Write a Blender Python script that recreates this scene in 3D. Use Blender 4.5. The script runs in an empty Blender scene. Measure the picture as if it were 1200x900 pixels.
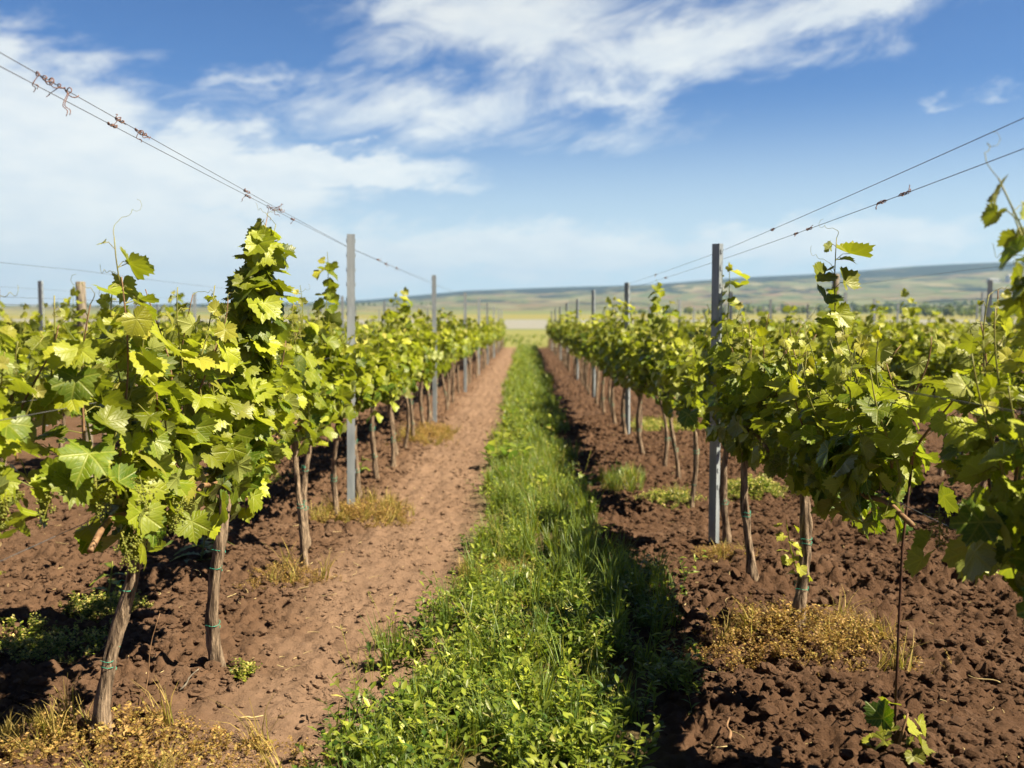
import bpy, math, random
import numpy as np
from math import radians as R, sin, cos, pi, atan2, sqrt

# ------------------------------------------------------------------ camera, light, exposure
scene = bpy.context.scene
COL = scene.collection
CAM_H = 1.31
FPX = 1167.0            # focal length in photo pixels (35 mm on 36 mm sensor, 1200 px)
VPX, VPY = 617.0, 378.0  # where the rows run to
cam_d = bpy.data.cameras.new('camera')
cam = bpy.data.objects.new('camera', cam_d)
COL.objects.link(cam)
cam_d.sensor_width = 36.0
cam_d.lens = 35.0
cam_d.clip_start = 0.05
cam_d.clip_end = 12000
cam.location = (0, 0, CAM_H)
cam.rotation_euler = (R(90 - 3.53), 0, R(0.83))
cam_d.dof.use_dof = True
cam_d.dof.focus_distance = 3.55
cam_d.dof.aperture_fstop = 2.8
scene.camera = cam

TO_SUN = np.array([0.80, -0.24, 1.0]); TO_SUN /= np.linalg.norm(TO_SUN)
SUN_EL = math.asin(TO_SUN[2])
SUN_AZ = atan2(TO_SUN[0], TO_SUN[1])      # clockwise from +Y
sun_d = bpy.data.lights.new('sun', 'SUN')
sun_d.energy = 5.0
sun_d.angle = R(0.53)
sun_d.color = (1.0, 0.87, 0.60)
sun = bpy.data.objects.new('sun', sun_d)
COL.objects.link(sun)
from mathutils import Vector, Matrix
sun.rotation_euler = Vector(TO_SUN.tolist()).to_track_quat('Z', 'Y').to_euler()
sun.location = (30, -5, 40)

scene.view_settings.view_transform = 'Standard'
scene.view_settings.look = 'None'
scene.view_settings.exposure = 1.56
scene.view_settings.gamma = 1.0
scene.view_settings.use_curve_mapping = False
scene.render.engine = 'CYCLES'
cy = scene.cycles
cy.max_bounces = 8
cy.diffuse_bounces = 2
cy.glossy_bounces = 2
cy.transmission_bounces = 4
cy.transparent_max_bounces = 4
cy.volume_bounces = 0
cy.use_denoising = True
try:
    cy.denoiser = 'OPENIMAGEDENOISE'
    cy.denoising_prefilter = 'ACCURATE'
except Exception:
    pass


# ------------------------------------------------------------------ node helper
class NT:
    def __init__(self, tree):
        self.t = tree
        self.n = tree.nodes
        self.l = tree.links

    def new(self, typ, **kw):
        nd = self.n.new(typ)
        for k, v in kw.items():
            setattr(nd, k, v)
        return nd

    def put(self, sock, v):
        if isinstance(v, bpy.types.NodeSocket):
            self.l.new(v, sock)
        elif v is not None:
            try:
                sock.default_value = v
            except Exception:
                sock.default_value = (*v, 1.0)

    def m(self, op, a=None, b=None, c=None, clamp=False):
        nd = self.new('ShaderNodeMath', operation=op)
        nd.use_clamp = clamp
        for i, v in enumerate((a, b, c)):
            if v is not None:
                self.put(nd.inputs[i], v)
        return nd.outputs[0]

    def mix(self, f, a, b, blend='MIX'):
        nd = self.new('ShaderNodeMix', data_type='RGBA', blend_type=blend)
        self.put(nd.inputs[0], f)
        self.put(nd.inputs[6], a)
        self.put(nd.inputs[7], b)
        return nd.outputs[2]

    def noise(self, vec, scale, detail=4.0, rough=0.55, dist=0.0, out='Fac'):
        nd = self.new('ShaderNodeTexNoise')
        if vec is not None:
            self.l.new(vec, nd.inputs['Vector'])
        nd.inputs['Scale'].default_value = scale
        nd.inputs['Detail'].default_value = detail
        nd.inputs['Roughness'].default_value = rough
        nd.inputs['Distortion'].default_value = dist
        return nd.outputs[out]

    def smooth(self, v, a, b, lo=0.0, hi=1.0):
        nd = self.new('ShaderNodeMapRange', interpolation_type='SMOOTHSTEP')
        self.put(nd.inputs[0], v)
        for i, q in enumerate((a, b, lo, hi)):
            nd.inputs[i + 1].default_value = q
        return nd.outputs[0]

    def vscale(self, vec, s):
        nd = self.new('ShaderNodeVectorMath', operation='MULTIPLY')
        self.l.new(vec, nd.inputs[0])
        nd.inputs[1].default_value = s
        return nd.outputs[0]

    def ramp(self, f, stops):
        nd = self.new('ShaderNodeValToRGB')
        cr = nd.color_ramp
        while len(cr.elements) > 1:
            cr.elements.remove(cr.elements[-1])
        for i, (p, c) in enumerate(stops):
            e = cr.elements[0] if i == 0 else cr.elements.new(p)
            e.position = p
            e.color = (*c, 1.0)
        self.put(nd.inputs[0], f)
        return nd.outputs[0]


# ------------------------------------------------------------------ world: sky with high thin cloud
world = bpy.data.worlds.new('World')
scene.world = world
world.use_nodes = True
W = NT(world.node_tree)
for nd in list(W.n):
    W.n.remove(nd)
sky = W.new('ShaderNodeTexSky', sky_type='NISHITA')
sky.sun_disc = False
sky.sun_elevation = SUN_EL
sky.sun_rotation = SUN_AZ
sky.altitude = 200
sky.air_density = 1.0
sky.dust_density = 0.6
sky.ozone_density = 2.2
tc = W.new('ShaderNodeTexCoord')
nrm = W.new('ShaderNodeVectorMath', operation='NORMALIZE')
W.l.new(tc.outputs['Generated'], nrm.inputs[0])
sep = W.new('ShaderNodeSeparateXYZ')
W.l.new(nrm.outputs[0], sep.inputs[0])
AZ = W.m('ARCTAN2', sep.outputs[0], sep.outputs[1])
EL = W.m('ARCSINE', sep.outputs[2])


def px_dir(px, py):
    az = math.atan((px - VPX) / FPX)
    return az, math.atan((VPY - py) / FPX * cos(az))


cvec = W.new('ShaderNodeCombineXYZ')
W.put(cvec.inputs[0], AZ)
W.put(cvec.inputs[1], W.m('MULTIPLY', EL, 2.6))
# streak direction of the upper cloud: rising to the right
rvec = W.new('ShaderNodeCombineXYZ')
W.put(rvec.inputs[0], W.m('ADD', W.m('MULTIPLY', AZ, 0.97), W.m('MULTIPLY', EL, 0.24)))
W.put(rvec.inputs[1], W.m('MULTIPLY', W.m('SUBTRACT', W.m('MULTIPLY', EL, 0.97), W.m('MULTIPLY', AZ, 0.24)), 2.4))
n_a = W.noise(cvec.outputs[0], 6.5, 9, 0.62, 0.5)
n_b = W.noise(rvec.outputs[0], 9.0, 10, 0.66, 0.8)
warp1 = W.m('SUBTRACT', W.noise(cvec.outputs[0], 9.0, 5, 0.6), 0.5)
warp2 = W.m('SUBTRACT', W.noise(rvec.outputs[0], 14.0, 5, 0.6), 0.5)
AZw = W.m('ADD', AZ, W.m('MULTIPLY', warp1, 0.16))
ELw = W.m('ADD', EL, W.m('MULTIPLY', warp2, 0.075))


def blob(px, py, rx, ry, ang=0.0, w=1.0):
    a0, e0 = px_dir(px, py)
    ca, sa = cos(ang), sin(ang)
    du = W.m('SUBTRACT', AZw, a0)
    dv = W.m('SUBTRACT', ELw, e0)
    p = W.m('DIVIDE', W.m('ADD', W.m('MULTIPLY', du, ca), W.m('MULTIPLY', dv, sa)), rx / FPX)
    q = W.m('DIVIDE', W.m('SUBTRACT', W.m('MULTIPLY', dv, ca), W.m('MULTIPLY', du, sa)), ry / FPX)
    r2 = W.m('ADD', W.m('MULTIPLY', p, p), W.m('MULTIPLY', q, q))
    v = W.m('SUBTRACT', 1.0, W.m('SQRT', r2))
    return W.m('MULTIPLY', v, w) if w != 1.0 else v


def mx(lst):
    v = lst[0]
    for b in lst[1:]:
        v = W.m('MAXIMUM', v, b)
    return v


low = mx([blob(-30, 150, 350, 125, -0.30, 1.15), blob(140, 188, 340, 68, -0.12, 1.1), blob(330, 198, 270, 30, -0.03),
          blob(-250, 150, 420, 170, 0), blob(60, 285, 430, 66, 0, 1.0), blob(330, 300, 330, 55, 0, 0.95),
          blob(-350, 300, 500, 120, 0), blob(640, 296, 360, 44, 0, 0.75), blob(900, 288, 330, 34, 0.03, 0.7),
          blob(1100, 318, 320, 26, 0.05, 0.45)])
upp = mx([blob(800, 62, 330, 62, 0.13), blob(600, 30, 250, 85, 0.0), blob(500, 135, 300, 55, 0.05, 0.75),
          blob(990, 18, 170, 36, 0.35), blob(470, -20, 150, 90, -0.3), blob(700, 120, 190, 36, 0.05, 0.7),
          blob(280, 100, 75, 18, 0.25, 0.55), blob(1152, 112, 22, 12, 0, 0.42), blob(1112, 128, 16, 8, 0, 0.36),
          blob(690, 168, 120, 18, 0.1, 0.4)])
d_low = W.smooth(W.m('ADD', W.m('MULTIPLY', low, 0.95), W.m('MULTIPLY', W.m('SUBTRACT', n_a, 0.5), 1.3)), 0.0, 0.46)
d_upp = W.smooth(W.m('ADD', W.m('MULTIPLY', upp, 0.95), W.m('MULTIPLY', W.m('SUBTRACT', n_b, 0.5), 1.5)), 0.0, 0.85)
dens = W.m('MAXIMUM', W.m('MULTIPLY', d_low, 0.90), W.m('MULTIPLY', d_upp, 0.9))
# pale air just above the horizon
hor = W.smooth(EL, 0.015, 0.23, 0.95, 0.0)
n_c = W.noise(cvec.outputs[0], 16.0, 6, 0.6)
ccol = W.mix(W.smooth(n_c, 0.3, 0.7), (6.3, 6.65, 6.7, 1), (7.4, 7.5, 7.1, 1))
hs = W.new('ShaderNodeHueSaturation')
hs.inputs['Saturation'].default_value = 1.3
hs.inputs['Value'].default_value = 1.0
W.l.new(sky.outputs[0], hs.inputs['Color'])
blue = W.mix(1.0, hs.outputs[0], (0.43, 0.585, 0.82, 1), 'MULTIPLY')
skyc = W.mix(hor, blue, (5.9, 6.95, 7.1, 1))
skyc = W.mix(dens, skyc, ccol)
# sky deepened towards the zenith, mostly above the view, to cut fill light
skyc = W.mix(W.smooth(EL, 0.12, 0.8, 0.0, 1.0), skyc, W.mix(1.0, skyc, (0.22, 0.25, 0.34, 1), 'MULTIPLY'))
# unseen sky beside and behind the camera, also darkened to weaken the fill
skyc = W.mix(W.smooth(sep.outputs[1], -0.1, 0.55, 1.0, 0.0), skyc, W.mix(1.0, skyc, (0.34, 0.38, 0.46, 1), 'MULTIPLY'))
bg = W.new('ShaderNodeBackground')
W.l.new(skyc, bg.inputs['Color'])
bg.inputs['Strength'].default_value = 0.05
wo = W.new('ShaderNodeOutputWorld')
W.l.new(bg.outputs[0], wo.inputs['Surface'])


# ------------------------------------------------------------------ materials
def new_mat(name):
    m = bpy.data.materials.new(name)
    m.use_nodes = True
    t = NT(m.node_tree)
    for nd in list(t.n):
        t.n.remove(nd)
    out = t.new('ShaderNodeOutputMaterial')
    return m, t, out


def principled(t, base, rough=0.6, spec=0.5, metal=0.0, normal=None):
    p = t.new('ShaderNodeBsdfPrincipled')
    t.put(p.inputs['Base Color'], base)
    t.put(p.inputs['Roughness'], rough)
    p.inputs['Specular IOR Level'].default_value = spec
    p.inputs['Metallic'].default_value = metal
    if normal is not None:
        t.l.new(normal, p.inputs['Normal'])
    return p.outputs[0]


def bump(t, h, strength=0.4, dist=0.01):
    b = t.new('ShaderNodeBump')
    b.inputs['Strength'].default_value = strength
    b.inputs['Distance'].default_value = dist
    t.put(b.inputs['Height'], h)
    return b.outputs[0]


def leaf_material(name, deep, light, young, under, vein, trans_gain=(2.3, 2.5, 1.0), tfac=0.36, rough=0.4, veins=True):
    m, t, out = new_mat(name)
    at = t.new('ShaderNodeAttribute', attribute_name='leafvar')
    sp = t.new('ShaderNodeSeparateColor')
    t.l.new(at.outputs['Color'], sp.inputs[0])
    rnd, yng, bri = sp.outputs[0], sp.outputs[1], sp.outputs[2]
    uv = t.new('ShaderNodeUVMap')
    su = t.new('ShaderNodeSeparateXYZ')
    t.l.new(uv.outputs[0], su.inputs[0])
    x, y = su.outputs[0], su.outputs[1]
    geo = t.new('ShaderNodeNewGeometry')
    obj = t.new('ShaderNodeTexCoord')
    mott = t.noise(obj.outputs['Object'], 38.0, 3, 0.6)
    base = t.mix(t.m('ADD', t.m('MULTIPLY', rnd, 0.8), t.m('MULTIPLY', t.m('SUBTRACT', mott, 0.5), 0.5), clamp=True), deep, light)
    base = t.mix(yng, base, young)
    base = t.mix(t.m('MULTIPLY', geo.outputs['Backfacing'], 0.75), base, under)
    # brown specks and tired edges
    spk = t.m('MULTIPLY', t.smooth(t.noise(obj.outputs['Object'], 95.0, 2, 0.5), 0.70, 0.76), t.smooth(rnd, 0.4, 0.8))
    base = t.mix(t.m('MULTIPLY', spk, 0.7), base, (0.16, 0.09, 0.03, 1))
    hgt = mott
    if veins:
        r = t.m('SQRT', t.m('ADD', t.m('MULTIPLY', x, x), t.m('MULTIPLY', y, y)))
        th = t.m('ABSOLUTE', t.m('ARCTAN2', x, y))
        d = None
        for a in (0.0, 0.92, 1.95):
            q = t.m('ABSOLUTE', t.m('SUBTRACT', th, a))
            d = q if d is None else t.m('MINIMUM', d, q)
        perp = t.m('MULTIPLY', t.m('SINE', t.m('MINIMUM', d, 1.5)), r)
        main = t.smooth(perp, 0.012, 0.05, 1.0, 0.0)
        along = t.m('SUBTRACT', t.m('MULTIPLY', r, t.m('COSINE', d)), t.m('MULTIPLY', perp, 0.9))
        sec = t.smooth(t.m('ABSOLUTE', t.m('SUBTRACT', t.m('FRACT', t.m('MULTIPLY', along, 6.0)), 0.5)), 0.02, 0.16, 0.55, 0.0)
        vn = t.m('MAXIMUM', main, sec)
        base = t.mix(t.m('MULTIPLY', vn, 0.4), base, vein)
        hgt = t.m('SUBTRACT', t.m('MULTIPLY', mott, 0.6), vn)
    mul = t.new('ShaderNodeVectorMath', operation='SCALE')
    t.l.new(base, mul.inputs[0])
    t.put(mul.inputs['Scale'], t.m('ADD', 0.62, t.m('MULTIPLY', bri, 0.76)))
    base = mul.outputs[0]
    nm = bump(t, hgt, 0.5, 0.003)
    p = principled(t, base, rough, 0.38, 0, nm)
    tr = t.new('ShaderNodeBsdfTranslucent')
    tg = t.new('ShaderNodeVectorMath', operation='MULTIPLY')
    t.l.new(base, tg.inputs[0])
    tg.inputs[1].default_value = trans_gain
    t.l.new(tg.outputs[0], tr.inputs['Color'])
    ms = t.new('ShaderNodeMixShader')
    ms.inputs[0].default_value = tfac
    t.l.new(p, ms.inputs[1])
    t.l.new(tr.outputs[0], ms.inputs[2])
    t.l.new(ms.outputs[0], out.inputs['Surface'])
    return m


M = {}
M['leaf'] = leaf_material('vine_leaf', (0.034, 0.086, 0.006), (0.330, 0.350, 0.016), (0.38, 0.32, 0.08),
                          (0.20, 0.230, 0.075), (0.30, 0.32, 0.07), trans_gain=(2.1, 2.2, 0.4), tfac=0.27, rough=0.42)
M['weed'] = leaf_material('weed_leaf', (0.038, 0.085, 0.010), (0.290, 0.320, 0.035), (0.46, 0.38, 0.13),
                          (0.11, 0.18, 0.06), (0.14, 0.2, 0.06), tfac=0.22, rough=0.42, veins=False)
M['gold'] = leaf_material('dried_weed_leaf', (0.17, 0.085, 0.03), (0.45, 0.30, 0.10), (0.24, 0.25, 0.04),
                          (0.34, 0.24, 0.08), (0.3, 0.2, 0.06), trans_gain=(1.4, 1.3, 0.9), tfac=0.3, rough=0.6, veins=False)


def simple(name, c1, c2, scale, rough=0.6, spec=0.4, metal=0.0, stretch=(1, 1, 1), b=0.4, bd=0.004, detail=5):
    m, t, out = new_mat(name)
    o = t.new('ShaderNodeTexCoord')
    v = t.vscale(o.outputs['Object'], stretch)
    n = t.noise(v, scale, detail, 0.6, 0.3)
    base = t.mix(t.smooth(n, 0.3, 0.72), c1, c2)
    p = principled(t, base, rough, spec, metal, bump(t, n, b, bd))
    t.l.new(p, out.inputs['Surface'])
    return m


M['bark'] = simple('bark', (0.050, 0.034, 0.026), (0.36, 0.27, 0.205), 9.0, 0.9, 0.15, 0, (9, 9, 1.3), 1.0, 0.012, 8)
M['stem'] = simple('green_stem', (0.14, 0.17, 0.035), (0.25, 0.22, 0.06), 30, 0.5)
M['cane'] = simple('woody_cane', (0.14, 0.075, 0.04), (0.27, 0.16, 0.09), 40, 0.7)
M['dry'] = simple('dried_tendril', (0.10, 0.05, 0.045), (0.20, 0.11, 0.09), 60, 0.8)
M['steel'] = simple('galvanised_steel', (0.20, 0.235, 0.29), (0.36, 0.40, 0.47), 12, 0.5, 0.5, 0.15, (1, 1, .25), 0.15, 0.001)
M['wire'] = simple('wire_steel', (0.07, 0.07, 0.085), (0.14, 0.14, 0.16), 25, 0.5, 0.4, 0.3)
M['rust'] = simple('rusty_iron', (0.035, 0.018, 0.013), (0.10, 0.045, 0.03), 50, 0.8, 0.3, 0.2)
M['wood'] = simple('weathered_wood', (0.13, 0.11, 0.095), (0.30, 0.26, 0.22), 8, 0.9, 0.2, 0, (8, 8, 1), 0.7, 0.008, 7)
M['twine'] = simple('green_twine', (0.02, 0.20, 0.15), (0.05, 0.34, 0.26), 120, 0.6)
M['berry'] = simple('green_bud', (0.10, 0.13, 0.015), (0.24, 0.24, 0.04), 45, 0.5)
M['straw'] = simple('dry_straw', (0.34, 0.25, 0.12), (0.50, 0.41, 0.22), 30, 0.7)
M['plaster'] = simple('white_plaster', (0.42, 0.43, 0.44), (0.55, 0.55, 0.54), 0.4, 0.8)
M['roof'] = simple('grey_roof', (0.25, 0.25, 0.27), (0.36, 0.36, 0.38), 0.6, 0.7)
M['pane'] = simple('window_glass', (0.03, 0.035, 0.04), (0.06, 0.07, 0.08), 0.6, 0.15)


def soil_shader(t):
    o = t.new('ShaderNodeTexCoord')
    v = o.outputs['Object']
    sx = t.new('ShaderNodeSeparateXYZ')
    t.l.new(v, sx.inputs[0])
    X, Y = sx.outputs[0], sx.outputs[1]
    big = t.noise(v, 1.1, 4, 0.6)
    mid = t.noise(v, 9.0, 6, 0.65, 0.3)
    fine = t.noise(v, 110.0, 6, 0.7)
    crumb = t.noise(v, 36.0, 8, 0.72, 0.4)
    wob = t.m('MULTIPLY', t.m('SUBTRACT', big, 0.5), 0.7)
    xw = t.m('ADD', X, wob)
    # the trodden wheel track is drier and paler; fresh tilled soil on the right is darker
    track = t.m('MULTIPLY', t.smooth(xw, -1.25, -0.85), t.smooth(xw, -0.30, -0.05, 1.0, 0.0))
    right = t.smooth(xw, 0.25, 0.6)
    c_l = t.mix(mid, (0.050, 0.029, 0.019), (0.172, 0.101, 0.067))
    c_r = t.mix(mid, (0.038, 0.021, 0.014), (0.130, 0.073, 0.047))
    c_t = t.mix(mid, (0.120, 0.074, 0.052), (0.285, 0.188, 0.138))
    c = t.mix(right, c_l, c_r)
    c = t.mix(t.m('MULTIPLY', track, t.smooth(big, 0.15, 0.6, 0.55, 1.0)), c, c_t)
    crust = t.noise(v, 3.3, 6, 0.7, 0.6)
    c = t.mix(t.smooth(crust, 0.50, 0.66, 0.0, 0.30), c, c_t)
    c = t.mix(t.smooth(fine, 0.62, 0.74, 0.0, 0.35), c, (0.34, 0.24, 0.17, 1))
    c = t.mix(t.smooth(fine, 0.26, 0.40, 0.45, 0.0), c, (0.045, 0.025, 0.018, 1))
    hgt = t.m('ADD', t.m('MULTIPLY', crumb, 1.2), t.m('MULTIPLY', fine, 0.45))
    return c, hgt, X, Y, v


m, t, out = new_mat('soil')
c, h, X, Y, v = soil_shader(t)
p = principled(t, c, 0.95, 0.12, 0, bump(t, h, 0.75, 0.022))
t.l.new(p, out.inputs['Surface'])
M['clod'] = m

m, t, out = new_mat('ground')
c, h, X, Y, v = soil_shader(t)
# grass covered turf below the blades and beyond the vineyard
gn = t.noise(v, 2.2, 5, 0.6)
gx = t.m('ADD', X, t.m('MULTIPLY', t.m('SUBTRACT', gn, 0.5), 0.5))
strip = t.m('MULTIPLY', t.smooth(gx, -0.48, -0.22), t.smooth(gx, 0.28, 0.50, 1.0, 0.0))
far_strip = t.m('MULTIPLY', strip, t.smooth(Y, 10.0, 30.0, 0.35, 0.85))
c = t.mix(far_strip, c, (0.075, 0.105, 0.030, 1))
vor = t.new('ShaderNodeTexVoronoi', feature='F1')
t.l.new(t.vscale(v, (0.0045, 0.0105, 0)), vor.inputs['Vector'])
vor.inputs['Scale'].default_value = 1.0
vor.inputs['Randomness'].default_value = 0.9
vs = t.new('ShaderNodeSeparateColor')
t.l.new(vor.outputs['Color'], vs.inputs[0])
fld = t.ramp(vs.outputs[0], [(0.0, (0.11, 0.15, 0.05)), (0.22, (0.19, 0.18, 0.075)), (0.4, (0.085, 0.13, 0.045)),
                             (0.58, (0.24, 0.17, 0.10)), (0.75, (0.13, 0.16, 0.06)), (0.9, (0.26, 0.22, 0.11))])
fld = t.mix(t.m('MULTIPLY', t.noise(v, 0.03, 4, 0.6), 0.5), fld, (0.12, 0.14, 0.05, 1))
# pale ploughed strip and a straw-coloured field just behind the vineyard
Yw = t.m('ADD', Y, t.m('MULTIPLY', X, 0.05))
pale = t.m('MULTIPLY', t.smooth(Yw, 160, 178), t.smooth(Yw, 370, 400, 1.0, 0.0))
ochre = t.m('MULTIPLY', t.smooth(Yw, 380, 405), t.smooth(Yw, 640, 700, 1.0, 0.0))
fld = t.mix(ochre, fld, (0.20, 0.185, 0.06, 1))
fld = t.mix(pale, fld, (0.215, 0.215, 0.205, 1))
c = t.mix(t.smooth(Y, 50, 56), c, t.mix(t.smooth(Y, 150, 165), t.mix(t.noise(v, 0.12, 5, 0.6), (0.13, 0.15, 0.045), (0.24, 0.23, 0.085)), fld))
p = principled(t, c, 0.95, 0.1, 0, bump(t, h, 0.75, 0.022))
t.l.new(p, out.inputs['Surface'])
M['ground'] = m

m, t, out = new_mat('hills')
o = t.new('ShaderNodeTexCoord')
v = o.outputs['Object']
sx = t.new('ShaderNodeSeparateXYZ')
t.l.new(v, sx.inputs[0])
vor = t.new('ShaderNodeTexVoronoi', feature='F1')
t.l.new(t.vscale(v, (0.0070, 0.0036, 0)), vor.inputs['Vector'])
vs = t.new('ShaderNodeSeparateColor')
t.l.new(vor.outputs['Color'], vs.inputs[0])
fld = t.ramp(vs.outputs[1], [(0.0, (0.10, 0.14, 0.05)), (0.25, (0.20, 0.18, 0.085)), (0.45, (0.085, 0.12, 0.045)),
                             (0.62, (0.21, 0.14, 0.09)), (0.8, (0.12, 0.155, 0.06)), (0.92, (0.28, 0.24, 0.14))])
n1 = t.noise(t.vscale(v, (1.0, 0.55, 0)), 0.0085, 7, 0.7)
n2 = t.noise(v, 0.03, 5, 0.7)
wood = t.smooth(t.m('ADD', n1, t.smooth(sx.outputs[1], 1500, 2450, -0.04, 0.14)), 0.49, 0.56)
fld = t.mix(wood, fld, t.mix(n2, (0.010, 0.018, 0.016), (0.026, 0.038, 0.026)))
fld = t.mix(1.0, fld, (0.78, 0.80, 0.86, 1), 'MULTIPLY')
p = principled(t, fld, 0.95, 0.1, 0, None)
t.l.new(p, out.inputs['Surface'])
M['hills'] = m


# ------------------------------------------------------------------ mesh helpers
def mesh(name, V, F3=None, F4=None, mat=None, uv=None, var=None, smooth=True, mats=None, midx=None):
    V = np.asarray(V, dtype=np.float32).reshape(-1, 3)
    me = bpy.data.meshes.new(name)
    me.vertices.add(len(V))
    me.vertices.foreach_set('co', V.ravel())
    n3 = 0 if F3 is None else len(F3)
    n4 = 0 if F4 is None else len(F4)
    loops = []
    if n3:
        loops.append(np.asarray(F3, dtype=np.int32).ravel())
    if n4:
        loops.append(np.asarray(F4, dtype=np.int32).ravel())
    L = np.concatenate(loops)
    me.loops.add(len(L))
    me.loops.foreach_set('vertex_index', L)
    me.polygons.add(n3 + n4)
    st = np.concatenate([np.arange(n3) * 3, n3 * 3 + np.arange(n4) * 4]).astype(np.int32)
    me.polygons.foreach_set('loop_start', st)
    me.polygons.foreach_set('use_smooth', np.full(n3 + n4, bool(smooth)))
    if uv is not None:
        ul = me.uv_layers.new(name='UVMap')
        ul.data.foreach_set('uv', np.asarray(uv, dtype=np.float32)[L].ravel())
    if var is not None:
        a = me.color_attributes.new('leafvar', 'FLOAT_COLOR', 'POINT')
        c4 = np.ones((len(V), 4), dtype=np.float32)
        c4[:, :3] = var
        a.data.foreach_set('color', c4.ravel())
    for mm in (mats or ([mat] if mat else [])):
        me.materials.append(mm)
    if midx is not None:
        me.polygons.foreach_set('material_index', np.asarray(midx, dtype=np.int32))
    me.update(calc_edges=True)
    me.validate()
    return me


def link(name, me, parent=None, loc=None):
    o = bpy.data.objects.new(name, me)
    COL.objects.link(o)
    if parent is not None:
        o.parent = parent
    if loc is not None:
        o.location = loc
    return o


def tag(o, label=None, cat=None, group=None, kind=None):
    if label:
        o['label'] = label
    if cat:
        o['category'] = cat
    if group:
        o['group'] = group
    if kind:
        o['kind'] = kind
    return o


def empty(name, loc=(0, 0, 0), rz=0.0):
    o = bpy.data.objects.new(name, None)
    o.empty_display_size = 0.1
    COL.objects.link(o)
    o.location = loc
    o.rotation_euler = (0, 0, rz)
    return o


KIDS = {}


def kids(o):
    return [c for c in bpy.data.objects if c.parent == o]


def copy_tree(tree, parent=None):
    """tree = (object, [subtrees])"""
    o, subs = tree
    c = o.copy()
    COL.objects.link(c)
    if parent is not None:
        c.parent = parent
    for s in subs:
        copy_tree(s, c)
    return c


class MB:
    """collects vertices and faces of several pieces into one mesh"""
    def __init__(self):
        self.V, self.T, self.Q, self.C, self.U = [], [], [], [], []
        self.n = 0

    def add(self, V, T=None, Q=None, var=None, uv=None):
        V = np.asarray(V, dtype=np.float32).reshape(-1, 3)
        if T is not None and len(T):
            self.T.append(np.asarray(T, dtype=np.int32) + self.n)
        if Q is not None and len(Q):
            self.Q.append(np.asarray(Q, dtype=np.int32) + self.n)
        self.V.append(V)
        self.C.append(np.zeros((len(V), 3), np.float32) + (0.5 if var is None else np.asarray(var, dtype=np.float32)))
        self.U.append(np.zeros((len(V), 2), np.float32) if uv is None else np.asarray(uv, dtype=np.float32))
        self.n += len(V)

    def arrays(self):
        return (np.concatenate(self.V), np.concatenate(self.T) if self.T else np.zeros((0, 3), np.int32),
                np.concatenate(self.Q) if self.Q else np.zeros((0, 4), np.int32), np.concatenate(self.C), np.concatenate(self.U))

    def me(self, name, mat, smooth=True, var=False):
        V, T, Q, C, U = self.arrays()
        return mesh(name, V, T, Q, mat, U if var else None, C if var else None, smooth)


def tube(pts, rad, sides=5, cap=True):
    P = np.asarray(pts, dtype=float)
    n = len(P)
    rad = np.broadcast_to(np.asarray(rad, dtype=float), (n,))
    Tn = np.gradient(P, axis=0)
    Tn /= np.linalg.norm(Tn, axis=1)[:, None] + 1e-9
    ref = np.array([1.0, 0.0, 0.0]) if abs(Tn[0][0]) < 0.8 else np.array([0.0, 0.0, 1.0])
    A = np.cross(Tn, ref)
    A /= np.linalg.norm(A, axis=1)[:, None] + 1e-9
    B = np.cross(Tn, A)
    ang = np.arange(sides) * 2 * pi / sides
    V = P[:, None, :] + rad[:, None, None] * (np.cos(ang)[None, :, None] * A[:, None, :] + np.sin(ang)[None, :, None] * B[:, None, :])
    V = V.reshape(-1, 3)
    i = np.arange(n - 1)[:, None] * sides
    j = np.arange(sides)[None, :]
    k = (j + 1) % sides
    Q = np.stack([i + j, i + k, i + sides + k, i + sides + j], axis=-1).reshape(-1, 4)
    T = []
    if cap:
        for base, flip in ((0, 1), ((n - 1) * sides, 0)):
            for a in range(1, sides - 1):
                T.append((base, base + a + 1, base + a) if flip else (base, base + a, base + a + 1))
    return V, np.array(T, dtype=np.int32).reshape(-1, 3), Q


def box(x0, x1, y0, y1, z0, z1):
    V = np.array([(x, y, z) for z in (z0, z1) for y in (y0, y1) for x in (x0, x1)], dtype=float)
    Q = [(0, 2, 3, 1), (4, 5, 7, 6), (0, 1, 5, 4), (2, 6, 7, 3), (0, 4, 6, 2), (1, 3, 7, 5)]
    return V, Q


# 2-D gradient noise
_rs = np.random.RandomState(11)
_perm = np.concatenate([_rs.permutation(512)] * 3)
_ga = _rs.rand(512) * 2 * pi
_gx, _gy = np.cos(_ga), np.sin(_ga)


def perlin(x, y):
    x = np.asarray(x, dtype=float)
    y = np.asarray(y, dtype=float)
    xi, yi = np.floor(x).astype(int), np.floor(y).astype(int)
    xf, yf = x - xi, y - yi

    def g(ix, iy, dx, dy):
        k = _perm[(_perm[ix % 512] + iy) % 512]
        return _gx[k] * dx + _gy[k] * dy
    u = xf * xf * xf * (xf * (xf * 6 - 15) + 10)
    w = yf * yf * yf * (yf * (yf * 6 - 15) + 10)
    a = g(xi, yi, xf, yf) * (1 - u) + g(xi + 1, yi, xf - 1, yf) * u
    b = g(xi, yi + 1, xf, yf - 1) * (1 - u) + g(xi + 1, yi + 1, xf - 1, yf - 1) * u
    return (a * (1 - w) + b * w) * 1.45


def sstep(x, a, b):
    q = np.clip((np.asarray(x, dtype=float) - a) / (b - a), 0, 1)
    return q * q * (3 - 2 * q)


# ------------------------------------------------------------------ terrain
CREST_X = [-2500, -600, 0, 200, 340, 430, 547, 650, 760, 880, 1000, 1200, 1600, 3000]
CREST_Y = [360, 360, 360, 360, 360, 355, 345, 342, 337, 330, 323, 311, 300, 306]


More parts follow.
